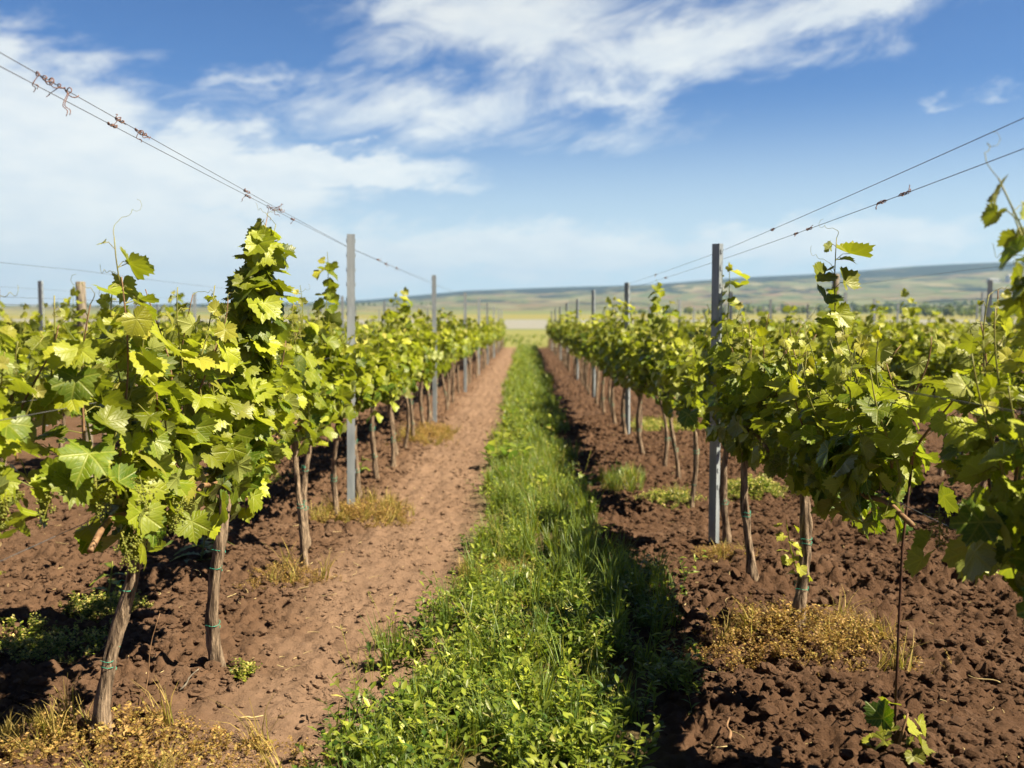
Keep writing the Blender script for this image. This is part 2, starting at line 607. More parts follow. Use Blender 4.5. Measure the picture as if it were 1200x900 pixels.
def path_mask(x, y):
    xx = x + 0.12 * perlin(x * 0 + 3.3, y * 0.6)
    return sstep(xx, -1.18, -0.92) * (1 - sstep(xx, -0.40, -0.15))


def strip_mask(x):
    return sstep(x, -0.5, -0.2) * (1 - sstep(x, 0.35, 0.7))


def ground_h(x, y):
    x = np.asarray(x, dtype=float)
    y = np.asarray(y, dtype=float)
    pm = path_mask(x, y)
    sm = strip_mask(x)
    amp = 1.0 - 0.62 * pm - 0.65 * sm
    fade = 1 - sstep(y, 50, 90)
    wx = 0.035 * perlin(x / 0.06 + 2, y / 0.06)
    wy = 0.035 * perlin(x / 0.06, y / 0.06 + 6)
    clod = 0.6 * np.abs(perlin((x + wx) / 0.25 + 3, (y + wy) / 0.25)) + 0.62 * np.abs(perlin((x + wx) / 0.11 + 9, (y + wy) / 0.11 + 4)) + 0.55 * perlin(x / 0.06, y / 0.06 + 8) + 0.52 * perlin(x / 0.033, y / 0.033 + 5)
    clod = clod * (0.75 + 0.7 * perlin(x / 0.6 + 5, y / 0.6))
    h = 0.030 * perlin(x / 1.1, y / 1.4) + amp * 0.074 * (clod - 0.4)
    row = ((x - 1.17 + 1.215) % 2.43) - 1.215
    h = h + 0.020 * np.exp(-(row / 0.32) ** 2)          # low ridge under each row
    # wheels have pressed and smeared the track lengthways
    h = h + pm * (0.014 * perlin(x / 0.13 + 4, y / 0.9) + 0.012 * np.abs(perlin(x / 0.09, y / 0.05 + 3)) * (perlin(x / 0.5, y / 0.7 + 9) > 0.05)) - 0.012 * pm
    h = h * fade
    # beyond the vineyard the land rises gently to far hills
    d = np.maximum(y, 1.0)
    r = VPX + FPX * x / d
    crest = np.interp(r, CREST_X, CREST_Y)
    pd = [90, 150, 220, 400, 700, 1200]
    pz = [0.0, 0.1, 0.6, 2.7, 7.4, 17.5]
    zlow = np.interp(y, pd, pz)
    zc = CAM_H + (VPY - crest) / FPX * 2600 + 9 * perlin(x / 500, y / 700 + 2)
    k = sstep(y, 900, 2600)
    z = zlow * (1 - k) + k * zc + sstep(y, 500, 1500) * 5 * perlin(x / 330 + 7, y / 420)
    z = z - sstep(y, 2700, 4600) * (zc * 0.75)
    return h + np.where(y > 90, z, 0)


ys = [-40, -20, -8, -3, -1, 0.0, 0.8, 1.4, 1.9, 2.3, 2.6]
while ys[-1] < 95:
    ys.append(ys[-1] * 1.0042 if ys[-1] < 14 else ys[-1] * 1.010)
while ys[-1] < 4800:
    ys.append(ys[-1] * 1.022)
ys = np.array(ys)
xc = list(np.arange(-2.7, 2.9, 0.0145))
step = 0.0145
while xc[-1] < 3600:
    step = min(step * 1.075, 90)
    xc.append(xc[-1] + step)
step = 0.0145
left = [xc[0]]
while left[-1] > -3600:
    step = min(step * 1.075, 90)
    left.append(left[-1] - step)
xs = np.array(left[:0:-1] + xc)
split = int(np.searchsorted(ys, 900))


def grid(name, ysub, mat):
    gx, gy = np.meshgrid(xs, ysub)
    gz = ground_h(gx, gy)
    nx, ny = len(xs), len(ysub)
    V = np.stack([gx, gy, gz], axis=-1).reshape(-1, 3)
    i = np.arange(ny - 1)[:, None] * nx + np.arange(nx - 1)[None, :]
    Q = np.stack([i, i + 1, i + nx + 1, i + nx], axis=-1).reshape(-1, 4)
    return link(name, mesh(name, V, None, Q, mat))


tag(grid('ground', ys[:split + 1], M['ground']), 'brown tilled vineyard soil with a trodden track, fields beyond', 'ground', None, 'structure')
tag(grid('hills', ys[split:], M['hills']), 'low blue green hills with fields along the horizon', 'hills', None, 'structure')


def at(px, py):
    """a point on the flat ground seen at photo pixel (px, py)"""
    d = FPX * CAM_H / (py - VPY)
    return (px - VPX) / FPX * d, d


def gz(x, y):
    return float(ground_h(np.array([x]), np.array([y]))[0])


# ------------------------------------------------------------------ leaf templates
def leaf_template(rng, n, rings, deep=0.25):
    """five-lobed toothed blade, petiole at the origin, tip along +Y, unit length"""
    ctrl_a = [0, 0.42, 0.95, 1.45, 2.0, 2.55, 2.92, pi]
    ctrl_r = [1.0, 1.0 - deep * 0.9, 0.95, 1.0 - deep * 1.25, 0.80, 0.60, 0.45, 0.10]
    sk = rng.uniform(-0.10, 0.10)
    th = np.linspace(-pi, pi, n, endpoint=False) + pi / n
    tt = np.abs(th) * (1 + sk * np.sign(th) * 0.6)
    tt = np.clip(tt, 0, pi)
    r = np.interp(tt, ctrl_a, ctrl_r)
    if n >= 30:
        r = r * (1 + 0.075 * np.where(np.arange(n) % 2 == 0, 1, -1) * (tt < 2.75)) * (1 + rng.uniform(-0.05, 0.05, n))
    elif n >= 16:
        r = r * (1 + rng.uniform(-0.09, 0.09, n))
    cup, droop, fold = rng.uniform(-0.45, 0.35), rng.uniform(0.0, 0.6), rng.uniform(0.0, 0.6)
    quilt = 0.05
    tw = rng.uniform(-0.5, 0.5)
    V = [(0, 0, 0)]
    for f in rings:
        x, y = r * f * np.sin(th), r * f * np.cos(th)
        d = np.min(np.abs(np.abs(th)[:, None] - np.array([0, 0.92, 1.95])[None, :]), axis=1)
        z = fold * np.abs(x) * 0.6 - cup * (x * x + y * y) * 0.6 - droop * np.maximum(y, 0) ** 2 * 0.7 + tw * x * y
        z = z + quilt * np.sin(np.minimum(d, 0.6) / 0.6 * pi) * f + 0.085 * np.sin(3 * th + tw * 9) * f * f
        for q in range(n):
            V.append((x[q], y[q], z[q]))
    V = np.array(V)
    T = []
    for q in range(n):
        if q == n - 1:
            continue                      # open petiole sinus
        T.append((0, 1 + q + 1, 1 + q))
    for k in range(len(rings) - 1):
        a, b = 1 + k * n, 1 + (k + 1) * n
        for q in range(n - 1):
            T.append((a + q, a + q + 1, b + q + 1))
            T.append((a + q, b + q + 1, b + q))
    T = np.array(T)
    T = T[:, ::-1]
    # faces must look to +Z
    nz = np.cross(V[T[:, 1]] - V[T[:, 0]], V[T[:, 2]] - V[T[:, 0]])[:, 2].sum()
    if nz < 0:
        T = T[:, ::-1]
    return V, T, V[:, :2].copy()


_r = np.random.RandomState(5)
LEAF = {'hi': [leaf_template(_r, 42, (0.35, 0.7, 1.0), _r.uniform(0.14, 0.40)) for _ in range(14)],
        'mid': [leaf_template(_r, 20, (0.55, 1.0), _r.uniform(0.2, 0.36)) for _ in range(6)],
        'low': [leaf_template(_r, 10, (1.0,), 0.25) for _ in range(4)],
        'tiny': [leaf_template(_r, 6, (1.0,), 0.1) for _ in range(3)]}


def place_leaves(mb, lod, L, rng):
    """L: arrays pos, normal, tip, scale, var"""
    pos, nor, tip, sc, var = [np.asarray(a, dtype=float) for a in L]
    nor = nor / (np.linalg.norm(nor, axis=1)[:, None] + 1e-9)
    tip = tip - (tip * nor).sum(1)[:, None] * nor
    tip = tip / (np.linalg.norm(tip, axis=1)[:, None] + 1e-9)
    sid = np.cross(tip, nor)
    temps = LEAF[lod]
    pick = rng.randint(0, len(temps), len(pos))
    for k, (TV, TT, TU) in enumerate(temps):
        ix = np.where(pick == k)[0]
        if not len(ix):
            continue
        Wd = (TV[None, :, 0, None] * sid[ix][:, None, :] + TV[None, :, 1, None] * tip[ix][:, None, :] + TV[None, :, 2, None] * nor[ix][:, None, :])
        Wd = Wd * sc[ix][:, None, None] + pos[ix][:, None, :]
        nv = len(TV)
        T = (TT[None] + (np.arange(len(ix)) * nv)[:, None, None]).reshape(-1, 3)
        mb.add(Wd.reshape(-1, 3), T, None, np.repeat(var[ix], nv, axis=0), np.tile(TU, (len(ix), 1)))


def rand_unit(rng, n):
    v = rng.normal(size=(n, 3))
    return v / np.linalg.norm(v, axis=1)[:, None]


# ------------------------------------------------------------------ grapevines
def trunk_mesh(rng, h, r0, sides=18, rings=44, lean=(0, 0), crook=0.03):
    z = np.linspace(-0.06, h, rings)
    s = np.clip(z / h, 0, 1)
    ph = rng.uniform(0, 6.28, 4)
    cx = lean[0] * (s - 1) + crook * (np.sin(s * 4.2 + ph[0]) - np.sin(4.2 + ph[0])) * 0.6
    cy_ = lean[1] * (s - 1) + crook * (np.sin(s * 3.6 + ph[1]) - np.sin(3.6 + ph[1])) * 0.6
    rad = r0 * (1.08 - 0.30 * s + 0.30 * np.exp(-(s / 0.08) ** 2) + 0.30 * np.exp(-((s - 1) / 0.12) ** 2) + 0.09 * np.sin(s * 13 + ph[2]))
    ang = np.arange(sides) * 2 * pi / sides
    AA, SS = np.meshgrid(ang, z)
    nz_ = perlin(AA * 2.6 + ph[3] + SS * 2.0, SS * 7 + ph[0]) * 0.28 + perlin(AA * 5.1 + ph[1], SS * 12) * 0.30
    if sides < 10:
        nz_ = nz_ * 0.6
    RR = rad[:, None] * (1 + nz_)
    V = np.stack([cx[:, None] + RR * np.cos(AA), cy_[:, None] + RR * np.sin(AA), np.broadcast_to(z[:, None], RR.shape)], axis=-1).reshape(-1, 3)
    i = np.arange(rings - 1)[:, None] * sides
    j = np.arange(sides)[None, :]
    k = (j + 1) % sides
    Q = np.stack([i + j, i + k, i + sides + k, i + sides + j], axis=-1).reshape(-1, 4)
    b = (rings - 1) * sides
    T = [(b, b + a, b + a + 1) for a in range(1, sides - 1)]
    path = np.stack([cx, cy_, z], axis=-1)
    return V, np.array(T), Q, path, rad


def twine_me(rng, path, rad, zt):
    k = int(np.argmin(np.abs(path[:, 2] - zt)))
    c, r = path[k], rad[k] * 1.16
    mb = MB()
    turns = rng.choice([1.3, 2.2])
    a = np.linspace(0, turns * 2 * pi, int(turns * 16))
    pts = np.stack([c[0] + r * np.cos(a), c[1] + r * np.sin(a), zt + 0.006 * a / 2 + 0.004 * np.sin(a * 2)], axis=-1)
    mb.add(*tube(pts, 0.0013, 4))
    e = pts[-1]
    for q in range(2):
        dx, dy = rng.uniform(-0.03, 0.035), rng.uniform(-0.05, -0.01)
        s = np.linspace(0, 1, 7)
        L = rng.uniform(0.03, 0.075)
        tail = np.stack([e[0] + dx * s, e[1] + dy * s * 0.6, e[2] + L * (0.25 * np.sin(s * 3) - s * s * rng.uniform(-0.4, 1))], axis=-1)
        mb.add(*tube(tail, 0.0013, 4))
    return mb.me('twine_tie', M['twine'])


def tendril_pts(rng, p, L=0.12, up=0.6, coil=True):
    s = np.linspace(0, 1, 26)
    a = rng.uniform(0, 6.28)
    d = np.array([cos(a) * 0.8, sin(a) * 0.8, up])
    side = np.array([-sin(a), cos(a), 0.25])
    w = 0.02 * np.sin(s * rng.uniform(3, 7)) + (0.014 * np.sin(s * 26) * s ** 3 if coil else 0)
    v = 0.014 * np.cos(s * 26) * s ** 3 if coil else 0.02 * s * s
    return np.asarray(p)[None] + s[:, None] * L * d[None] + w[:, None] * side[None] + (v * np.array([0, 0, 1])[:, None]).T


ICO_T = None


def ico():
    g = (1 + 5 ** 0.5) / 2
    V = np.array([(-1, g, 0), (1, g, 0), (-1, -g, 0), (1, -g, 0), (0, -1, g), (0, 1, g), (0, -1, -g), (0, 1, -g), (g, 0, -1), (g, 0, 1), (-g, 0, -1), (-g, 0, 1)], dtype=float)
    V /= np.linalg.norm(V[0])
    T = np.array([(0, 11, 5), (0, 5, 1), (0, 1, 7), (0, 7, 10), (0, 10, 11), (1, 5, 9), (5, 11, 4), (11, 10, 2), (10, 7, 6), (7, 1, 8),
                  (3, 9, 4), (3, 4, 2), (3, 2, 6), (3, 6, 8), (3, 8, 9), (4, 9, 5), (2, 4, 11), (6, 2, 10), (8, 6, 7), (9, 8, 1)])
    return V, T


ICO = ico()


def ico2():
    V, T = ICO
    V = list(map(tuple, V))
    cache = {}
    out = []

    def midp(a, b):
        k = (min(a, b), max(a, b))
        if k not in cache:
            p = (np.array(V[a]) + np.array(V[b])) / 2
            p /= np.linalg.norm(p)
            V.append(tuple(p))
            cache[k] = len(V) - 1
        return cache[k]
    for a, b, c in T:
        ab, bc, ca = midp(a, b), midp(b, c), midp(c, a)
        out += [(a, ab, ca), (b, bc, ab), (c, ca, bc), (ab, bc, ca)]
    return np.array(V), np.array(out)


ICO2 = ico2()


def cluster_me(rng, p, L=0.10):
    """a loose hanging inflorescence: rachis, side branches and many tiny green buds"""
    mb = MB()
    p = np.asarray(p, dtype=float)
    a = rng.uniform(0, 6.28)
    ax = np.array([cos(a) * 0.35, sin(a) * 0.35, -1.0])
    ax /= np.linalg.norm(ax)
    s = np.linspace(0, 1, 6)
    mb.add(*tube(p[None] + s[:, None] * ax[None] * L, 0.0016, 4))
    for k in range(13):
        f = 0.12 + 0.88 * k / 12
        b = p + ax * L * f
        w = 0.036 * (1 - f) ** 0.7 + 0.006
        th = k * 2.4 + rng.uniform(-0.4, 0.4)
        d = np.array([cos(th), sin(th), rng.uniform(-0.3, 0.3)]) * w
        mb.add(*tube(np.stack([b, b + d]), 0.0009, 3))
        for q in range(9):
            c = b + d * rng.uniform(0.25, 1.1) + rng.normal(size=3) * 0.0055
            mb.add(ICO[0] * rng.uniform(0.0021, 0.0034) + c, ICO[1])
    return mb.me('flower_cluster', M['berry'])


def grow(rng, lod, spec):
    """lay out one vine: returns leaf arrays, shoot curves, petiole curves, tips"""
    y0, y1 = spec.get('y', (-0.42, 0.42))
    zc = spec.get('zc', 0.76)
    ns = spec.get('n', 11)
    dens = spec.get('dens', 1.0)
    lean = spec.get('lean', 0.0)
    tall = spec.get('tall', [])
    top = spec.get('top', 1.33)
    P, N, Tp, S, Vr = [], [], [], [], []
    shoots, pets, tips = [], [], []
    base_y = list(np.linspace(y0, y1, ns) + rng.uniform(-0.03, 0.03, ns))
    jobs = [(y, None) for y in base_y] + [(q[0], q) for q in tall]
    for by, q in jobs:
        if q is None:
            length = max(0.22, (top - zc) * rng.uniform(0.78, 1.12))
            lx, ly = rng.normal(0, 0.14) + lean, rng.normal(0, 0.14)
            if rng.rand() < 0.22:
                lx += rng.choice([-1, 1]) * 0.22
                length *= 0.85
        else:
            length = q[1] - zc
            lx, ly = q[2], q[3]
        cen = abs((by - (y0 + y1) / 2) / ((y1 - y0) / 2))
        zs = zc + rng.uniform(-0.05, 0.07) + 0.10 * cen ** 2
        length -= 0.05 * cen
        nseg = 14
        s = np.linspace(0, 1, nseg)
        wob = rng.uniform(-1, 1, 4) * (1.0 if q is None else 0.0)
        x = lx * length * s ** 1.3 + 0.020 * np.sin(s * 5 + wob[0] * 3) - 0.025 * np.sin(wob[0] * 3)
        y = by + ly * length * s ** 1.2 + 0.025 * np.sin(s * 4.5 + wob[1] * 3) - 0.025 * np.sin(wob[1] * 3)
        z = zs + length * s * (1 - 0.12 * s * abs(lx))
        path = np.stack([x, y, z], axis=-1)
        shoots.append((path, length, q is not None))
        tips.append((path[-1], path[-1] - path[-2], q is not None))
        step = 0.052 / dens
        nn = max(4, int(length / step))
        az0 = rng.uniform(0, 6.28)
        for k in range(nn):
            f = (k + 0.35) / nn
            pt = np.array([np.interp(f, s, path[:, i]) for i in range(3)])
            young = sstep(f, 0.60, 1.0) if q is None else sstep(f, 0.90, 1.0)
            tallsh = q is not None
            reps = 1 if (f > 0.75 or rng.rand() < 0.45) else 2
            if tallsh:
                reps = (3 if 'tls' in spec else 2) if f < 0.95 else 1
            for rp in range(reps):
                az = az0 + k * pi + rng.normal(0, 0.65) + rp * 1.6
                out = np.array([cos(az) * 0.85, sin(az), 0.0])
                pl = rng.uniform(0.035, 0.10) * (1 - 0.65 * young) * (0.75 if tallsh and f > 0.4 else 1.0)
                pe = pt + out * pl + np.array([0, 0, pl * rng.uniform(-0.5, 0.55)])
                if f < 0.25 and rng.rand() < 0.6 * (1 - cen):
                    pe[2] -= rng.uniform(0.02, 0.16)
                sc = rng.uniform(0.052, 0.080) * (1 - 0.66 * young) * spec.get('ls', 1.0)
                sc *= rng.choice([0.55, 0.8, 1.0, 1.0, 1.15]) * (spec.get('tls', 1.0) if tallsh else 1.0)
                nor = out * rng.uniform(0.35, 1.1) + np.array([0, 0, rng.uniform(0.2, 1.15)]) + TO_SUN * 0.35 + rng.normal(size=3) * 0.33
                tp = out * 0.55 + np.array([0, 0, -rng.uniform(0.2, 1.0)]) + rng.normal(size=3) * 0.4
                if young > 0.5:
                    nor = out * 0.9 + np.array([0, 0, 0.5]) + rng.normal(size=3) * 0.5
                    tp = np.array([0, 0, rng.uniform(-0.5, 0.9)]) + out * 0.6
                P.append(pe); N.append(nor); Tp.append(tp); S.append(sc)
                Vr.append((np.clip(rng.beta(1.6, 1.6) + 0.18 * f, 0, 1), np.clip(young * 0.62 * rng.uniform(0.4, 1.3) + (0.35 if rng.rand() < 0.05 else 0), 0, 1), rng.rand()))
                pets.append((pt, pe))
    # leaves hanging off the lower canes, the skirt of the canopy
    for k in range(int(spec.get('skirt', 34) * dens)):
        sky_ = spec.get('sk_y', [0.0])[k % len(spec.get('sk_y', [0.0]))]
        yy = np.clip(rng.normal(sky_, 0.17), y0, y1)
        az = rng.uniform(0, 6.28)
        out = np.array([cos(az) * 1.3, sin(az) * 0.5, 0])
        pe = np.array([rng.normal(0, 0.075), yy, zc - rng.uniform(-0.12, 0.15) + 0.25 * abs(yy - sky_)])
        P.append(pe); N.append(out + np.array([0, 0, rng.uniform(0.1, 0.9)]) + rng.normal(size=3) * 0.3)
        Tp.append(out * 0.3 + np.array([0, 0, -1.0]) + rng.normal(size=3) * 0.3)
        S.append(rng.uniform(0.05, 0.082)); Vr.append((rng.beta(1.3, 2.0), 0.0, rng.rand()))
    return (np.array(P), np.array(N), np.array(Tp), np.array(S), np.array(Vr)), shoots, pets, tips


def make_vine(seed, lod, spec):
    """builds the vine at the origin; returns the tree (object, [subtrees])"""
    rng = np.random.RandomState(seed)
    root = empty('grapevine')
    subs = []
    th = spec.get('zc', 0.76) - 0.02
    hero = lod == 'hi'
    mid = lod == 'mid'
    V, T, Q, path, rad = trunk_mesh(rng, th, spec.get('r', rng.uniform(0.016, 0.022)), 22 if hero else (12 if mid else 6),
                                    60 if hero else (20 if mid else 7), spec.get('tl', (rng.uniform(-0.05, 0.05), rng.uniform(-0.06, 0.06))), rng.uniform(0.02, 0.05))
    tr = link('trunk', mesh('trunk', V, T, Q, M['bark']), root)
    tsubs = []
    for zt in spec.get('ties', [0.3] if mid else []):
        tsubs.append((link('twine_tie', twine_me(rng, path, rad, zt), tr), []))
    subs.append((tr, tsubs))
    leaves, shoots, pets, tips = grow(rng, lod, spec)
    y0, y1 = spec.get('y', (-0.42, 0.42))
    if hero or mid:
        yy = np.linspace(y0, y1, 24)
        zz = th + 0.015 - 0.05 * np.abs(yy / max(abs(y0), abs(y1))) ** 2 + 0.012 * np.sin(yy * 17)
        mb = MB()
        mb.add(*tube(np.stack([0.012 * np.sin(yy * 9), yy, zz], axis=-1), 0.009 if hero else 0.010, 7 if hero else 5))
        subs.append((link('cordon', mb.me('cordon', M['cane']), root), []))
    mb = MB()
    place_leaves(mb, lod, leaves, rng)
    fo = mb
    if hero:
        pm = MB()
        for a, b in pets:
            m_ = (a + b) / 2 + np.array([0, 0, 0.012])
            pm.add(*tube(np.stack([a, m_, b]), 0.0014, 4, False))
        pe = None
        for i, (pth, L, tall) in enumerate(shoots):
            smb = MB()
            r = np.linspace(0.0046, 0.0016, len(pth))
            smb.add(*tube(pth, r, 6))
            sh = link('shoot', smb.me('shoot', M['cane'] if i % 3 == 0 else M['stem']), root)
            subs.append((sh, []))
            if tall or i % 4 == 0:
                for q in range(3 if tall else 1):
                    tb = MB()
                    pp = pth[-1 - q * 2]
                    tb.add(*tube(tendril_pts(rng, pp, rng.uniform(0.06, 0.13), rng.uniform(0.2, 1.0)), np.linspace(0.0012, 0.0005, 26), 4, False))
                    subs.append((link('tendril', tb.me('tendril', M['stem']), root), []))
        fobj = link('foliage', fo.me('foliage', M['leaf'], True, True), root)
        subs.append((fobj, [(link('petiole', pm.me('petiole', M['stem']), fobj), [])]))
        fobj.children[0]['kind'] = 'stuff'
        for k in range(spec.get('clusters', 0)):
            pz = rng.uniform(-0.06, 0.16)
            yy = rng.uniform(y0, y1) if 'cl_y' not in spec else rng.uniform(*spec['cl_y'])
            xx = spec.get('cl_x', 0.0) + rng.normal(0, 0.09)
            subs.append((link('flower_cluster', cluster_me(rng, (xx, yy, spec.get('zc', 0.76) + pz), rng.uniform(0.07, 0.12)), root), []))
    else:
        if mid:
            for pth, L, tall in shoots[::1]:
                v_, t_, q_ = tube(pth, np.linspace(0.005, 0.002, len(pth)), 3, False)
                fo.add(v_, t_, q_, (0.75, 0.15, 0.35))
        subs.append((link('foliage', fo.me('foliage', M['leaf'], True, True), root), []))
    return root, subs


def sucker(rng, root, subs, p0, n=9, h=0.22, outx=-0.06):
    """a leafy side shoot low on the trunk"""
    mb = MB()
    s = np.linspace(0, 1, 8)
    pth = np.stack([p0[0] + outx * s ** 0.6, p0[1] - 0.02 * s, p0[2] + h * s], axis=-1)
    P, N, T_, S, C = [], [], [], [], []
    for k in range(n):
        f = (k + 0.5) / n
        a = k * 2.5
        out = np.array([cos(a), sin(a), 0])
        P.append(pth[int(f * 7)] + out * 0.035)
        N.append(out * 0.5 + np.array([0.3, -0.2, 0.9]) + rng.normal(size=3) * 0.3)
        T_.append(out + np.array([0, 0, -0.4]))
        S.append(rng.uniform(0.032, 0.048) * (1 - 0.4 * f))
        C.append((0.85, 0.25, 0.75))
    place_leaves(mb, 'hi', (P, N, T_, S, C), rng)
    v_, t_, q_ = tube(pth, np.linspace(0.0035, 0.0015, 8), 5)
    mb.add(v_, t_, q_, (0.8, 0.2, 0.5))
    o = link('sucker_shoot', mb.me('sucker_shoot', M['leaf'], True, True), root)
    subs.append((o, []))


LX, RX, PITCH = -1.25, 1.17, 2.43
VG = 'grapevines in rows'


def set_vine(root, x, y, rz=0.0, label=None, sc=1.0):
    root.location = (x, y, gz(x, y) - 0.01)
    root.rotation_euler = (0, 0, rz)
    root.scale = (1, 1, sc)
    tag(root, label, 'grapevine', VG)


# the vines close to the camera, each modelled on its own
heroes = []


def hero(seed, x, y, label, spec, suck=None):
    tree = make_vine(seed, 'hi', spec)
    if suck:
        sucker(np.random.RandomState(seed + 1), tree[0], tree[1], *suck)
    set_vine(tree[0], x, y, 0, label)
    heroes.append((x, y))
    return tree


hero(101, -1.34, 2.30, 'closest grapevine of the left row, cut off by the left edge, crowded pale leaves', dict(n=15, zc=0.86, ls=0.84, y=(-0.38, 0.40), top=1.29, tall=[(0.10, 1.40, 0.05, 0.1)], clusters=5, ties=[0.3], skirt=12))
hero(102, -1.185, 3.06, 'grapevine with leaning trunk, green twine and many hanging flower clusters, left row', dict(
    n=13, y=(-0.42, 0.36), top=1.36, tl=(0.115, -0.02), r=0.0225, tall=[(-0.05, 1.50, 0.0, -0.1)], ties=[0.22, 0.46], clusters=6, cl_y=(-0.52, -0.12), cl_x=0.07, skirt=44))
hero(103, -1.13, 3.71, 'grapevine whose tall shoot column almost reaches the upper left wire', dict(
    n=14, y=(-0.32, 0.78), top=1.27, tl=(0.005, 0.0), r=0.0225, tall=[(0.12, 1.77, 0.14, 0.22), (0.09, 1.71, 0.12, 0.24), (0.10, 1.62, 0.08, 0.26), (0.16, 1.54, 0.16, 0.15), (0.2, 1.48, 0.04, 0.1)], tls=1.15, ties=[0.18, 0.40, 0.47], clusters=3))
hero(104, -1.22, 5.20, 'grapevine on the thin straight trunk with one green tie, before first left post', dict(n=13, y=(-0.62, 0.36), top=1.30, ties=[0.3], clusters=2))
hero(105, 1.24, 2.22, 'closest grapevine of the right row, dark and blurred at the right edge', dict(
    n=22, y=(-0.42, 0.60), top=1.30, tall=[(-0.24, 1.60, -0.37, 0.03), (-0.20, 1.52, -0.35, 0.0), (-0.16, 1.46, -0.30, 0.0), (-0.22, 1.40, -0.32, 0.02)], ls=0.85, ties=[0.3], clusters=4, skirt=70, sk_y=[0.0, 0.3]))
hero(106, 1.165, 4.22, 'right row grapevine with a bright leafy sucker low on its dark trunk', dict(
    n=32, y=(-1.20, 0.36), top=1.26, tl=(0.0, 0.0), r=0.0235, tall=[(-0.42, 1.60, 0.02, 0.0)], ties=[0.17, 0.36], clusters=4, skirt=150, sk_y=[0.0, -0.9, -0.6, -0.3]), ((0.0, -0.03, 0.24), 12, 0.24, -0.07))
hero(107, 1.09, 4.92, 'slim curved grapevine between the sucker vine and first right post', dict(n=16, skirt=60, top=1.30, tl=(-0.03, 0.02), r=0.019, ties=[0.3], clusters=2))

# repeated vines
mid_protos = []
for k in range(9):
    tall = [(random.Random(k).uniform(-0.3, 0.3), random.Random(k + 50).uniform(1.40, 1.68), 0.03, 0.05)] if k % 3 else []
    mid_protos.append(make_vine(200 + k, 'mid', dict(n=12, skirt=48, top=1.20 + 0.035 * (k % 5), tall=tall, ties=[0.24] if k % 3 else [0.2, 0.42], ls=1.05)))
low_protos = [make_vine(300 + k, 'low', dict(n=9, top=1.30, dens=0.66, ls=1.45, skirt=26, tall=[(0.1, 1.5, 0, 0)] if k % 3 == 0 else [])) for k in range(6)]

ORD = ['first', 'second', 'third', 'fourth', 'fifth', 'sixth', 'seventh', 'eighth', 'ninth', 'tenth']
POST_L = [6.88 + 6.0 * k for k in range(12)]
POST_R = [5.95 + 5.73 * k for k in range(12)]
ROW_END = 51.0
rngv = np.random.RandomState(77)
slots = []      # row, x, y
ly = [5.85, 6.55]
while ly[-1] < ROW_END:
    ly.append(ly[-1] + 0.74 + rngv.uniform(-0.04, 0.04))
ry = [5.78, 7.0, 8.2, 9.1, 9.8, 10.6]
while ry[-1] < ROW_END:
    ry.append(ry[-1] + 0.74 + rngv.uniform(-0.04, 0.04))
for y in ly:
    slots.append((-1, LX + rngv.uniform(-0.04, 0.04), y))
for y in ry:
    slots.append((1, RX + rngv.uniform(-0.04, 0.04), y))
for r in range(2, 13):
    for side in (-1, 1):
        x = (LX if side < 0 else RX) + side * PITCH * (r - 1)
        y = 1.0 + rngv.uniform(0, 0.7)
        while y < ROW_END:
            if rngv.rand() > 0.03:
                slots.append((side * r, x + rngv.uniform(-0.04, 0.04), y))
            y += 0.74 + rngv.uniform(-0.04, 0.04)


def in_frame(x, y, m=70):
    if y < 1.5:
        return False
    px = VPX + FPX * x / y
    return -m < px < 1200 + m


W_ROW = {1: 1.0, 2: 1.55, 3: 2.0, 4: 2.5}
cand = [s for s in slots if in_frame(s[1], s[2])]
cand.sort(key=lambda s: math.hypot(s[1], s[2]) * W_ROW.get(abs(s[0]), 3.0))
NIND = 290
indiv = cand[:NIND]
chosen = set(indiv)
rest = [q for q in slots if q not in chosen and in_frame(q[1], q[2], 420)]
used_m, used_l = set(), set()
cnt = {}
ROWNAME = {-1: 'left row beside the track', 1: 'right row beside the grass', -2: 'second row on the left', 2: 'second row on the right',
           -3: 'third row on the left', 3: 'third row on the right', -4: 'fourth row on the left', 4: 'fourth row on the right'}
for (row, x, y) in sorted(indiv, key=lambda s: (s[0], s[2])):
    near = y < 15 if abs(row) == 1 else y < 11
    protos, used = (mid_protos, used_m) if near else (low_protos, used_l)
    k = rngv.randint(len(protos))
    if k in used:
        o = copy_tree(protos[k])
    else:
        o = protos[k][0]
        used.add(k)
    posts = POST_L if row < 0 else POST_R
    b = sum(1 for p in posts if p < y)
    key = (row, b)
    cnt[key] = cnt.get(key, 0) + 1
    n = cnt[key]
    if abs(row) == 1:
        side = 'left' if row < 0 else 'right'
        if b == 0:
            lab = '%s leafy grapevine counting from the slim ones before the first %s post' % (ORD[n - 1], side) if row > 0 else \
                '%s grapevine between the single tie vine and the first left steel post' % ORD[n - 1]
        elif b <= 4:
            lab = '%s grapevine past the %s steel post of the %s row along the grass' % (ORD[n - 1], ORD[b - 1], side)
        else:
            lab = 'small far blurred grapevine past the fifth steel post of the %s row along the grass' % side
            lab = lab.replace('fifth', 'fifth') if b >= 5 else lab
    else:
        lab = 'green grapevine seen over and under the nearer vines, %s' % ROWNAME[row]
    set_vine(o, x, y, pi * rngv.randint(2) + rngv.uniform(-0.12, 0.12), lab, rngv.uniform(0.95, 1.05))
for protos, used in ((mid_protos, used_m), (low_protos, used_l)):
    for k, tr in enumerate(protos):
        if k not in used:
            for s in tr[1]:
                for q in s[1]:
                    bpy.data.objects.remove(q[0])
                bpy.data.objects.remove(s[0])
            bpy.data.objects.remove(tr[0])

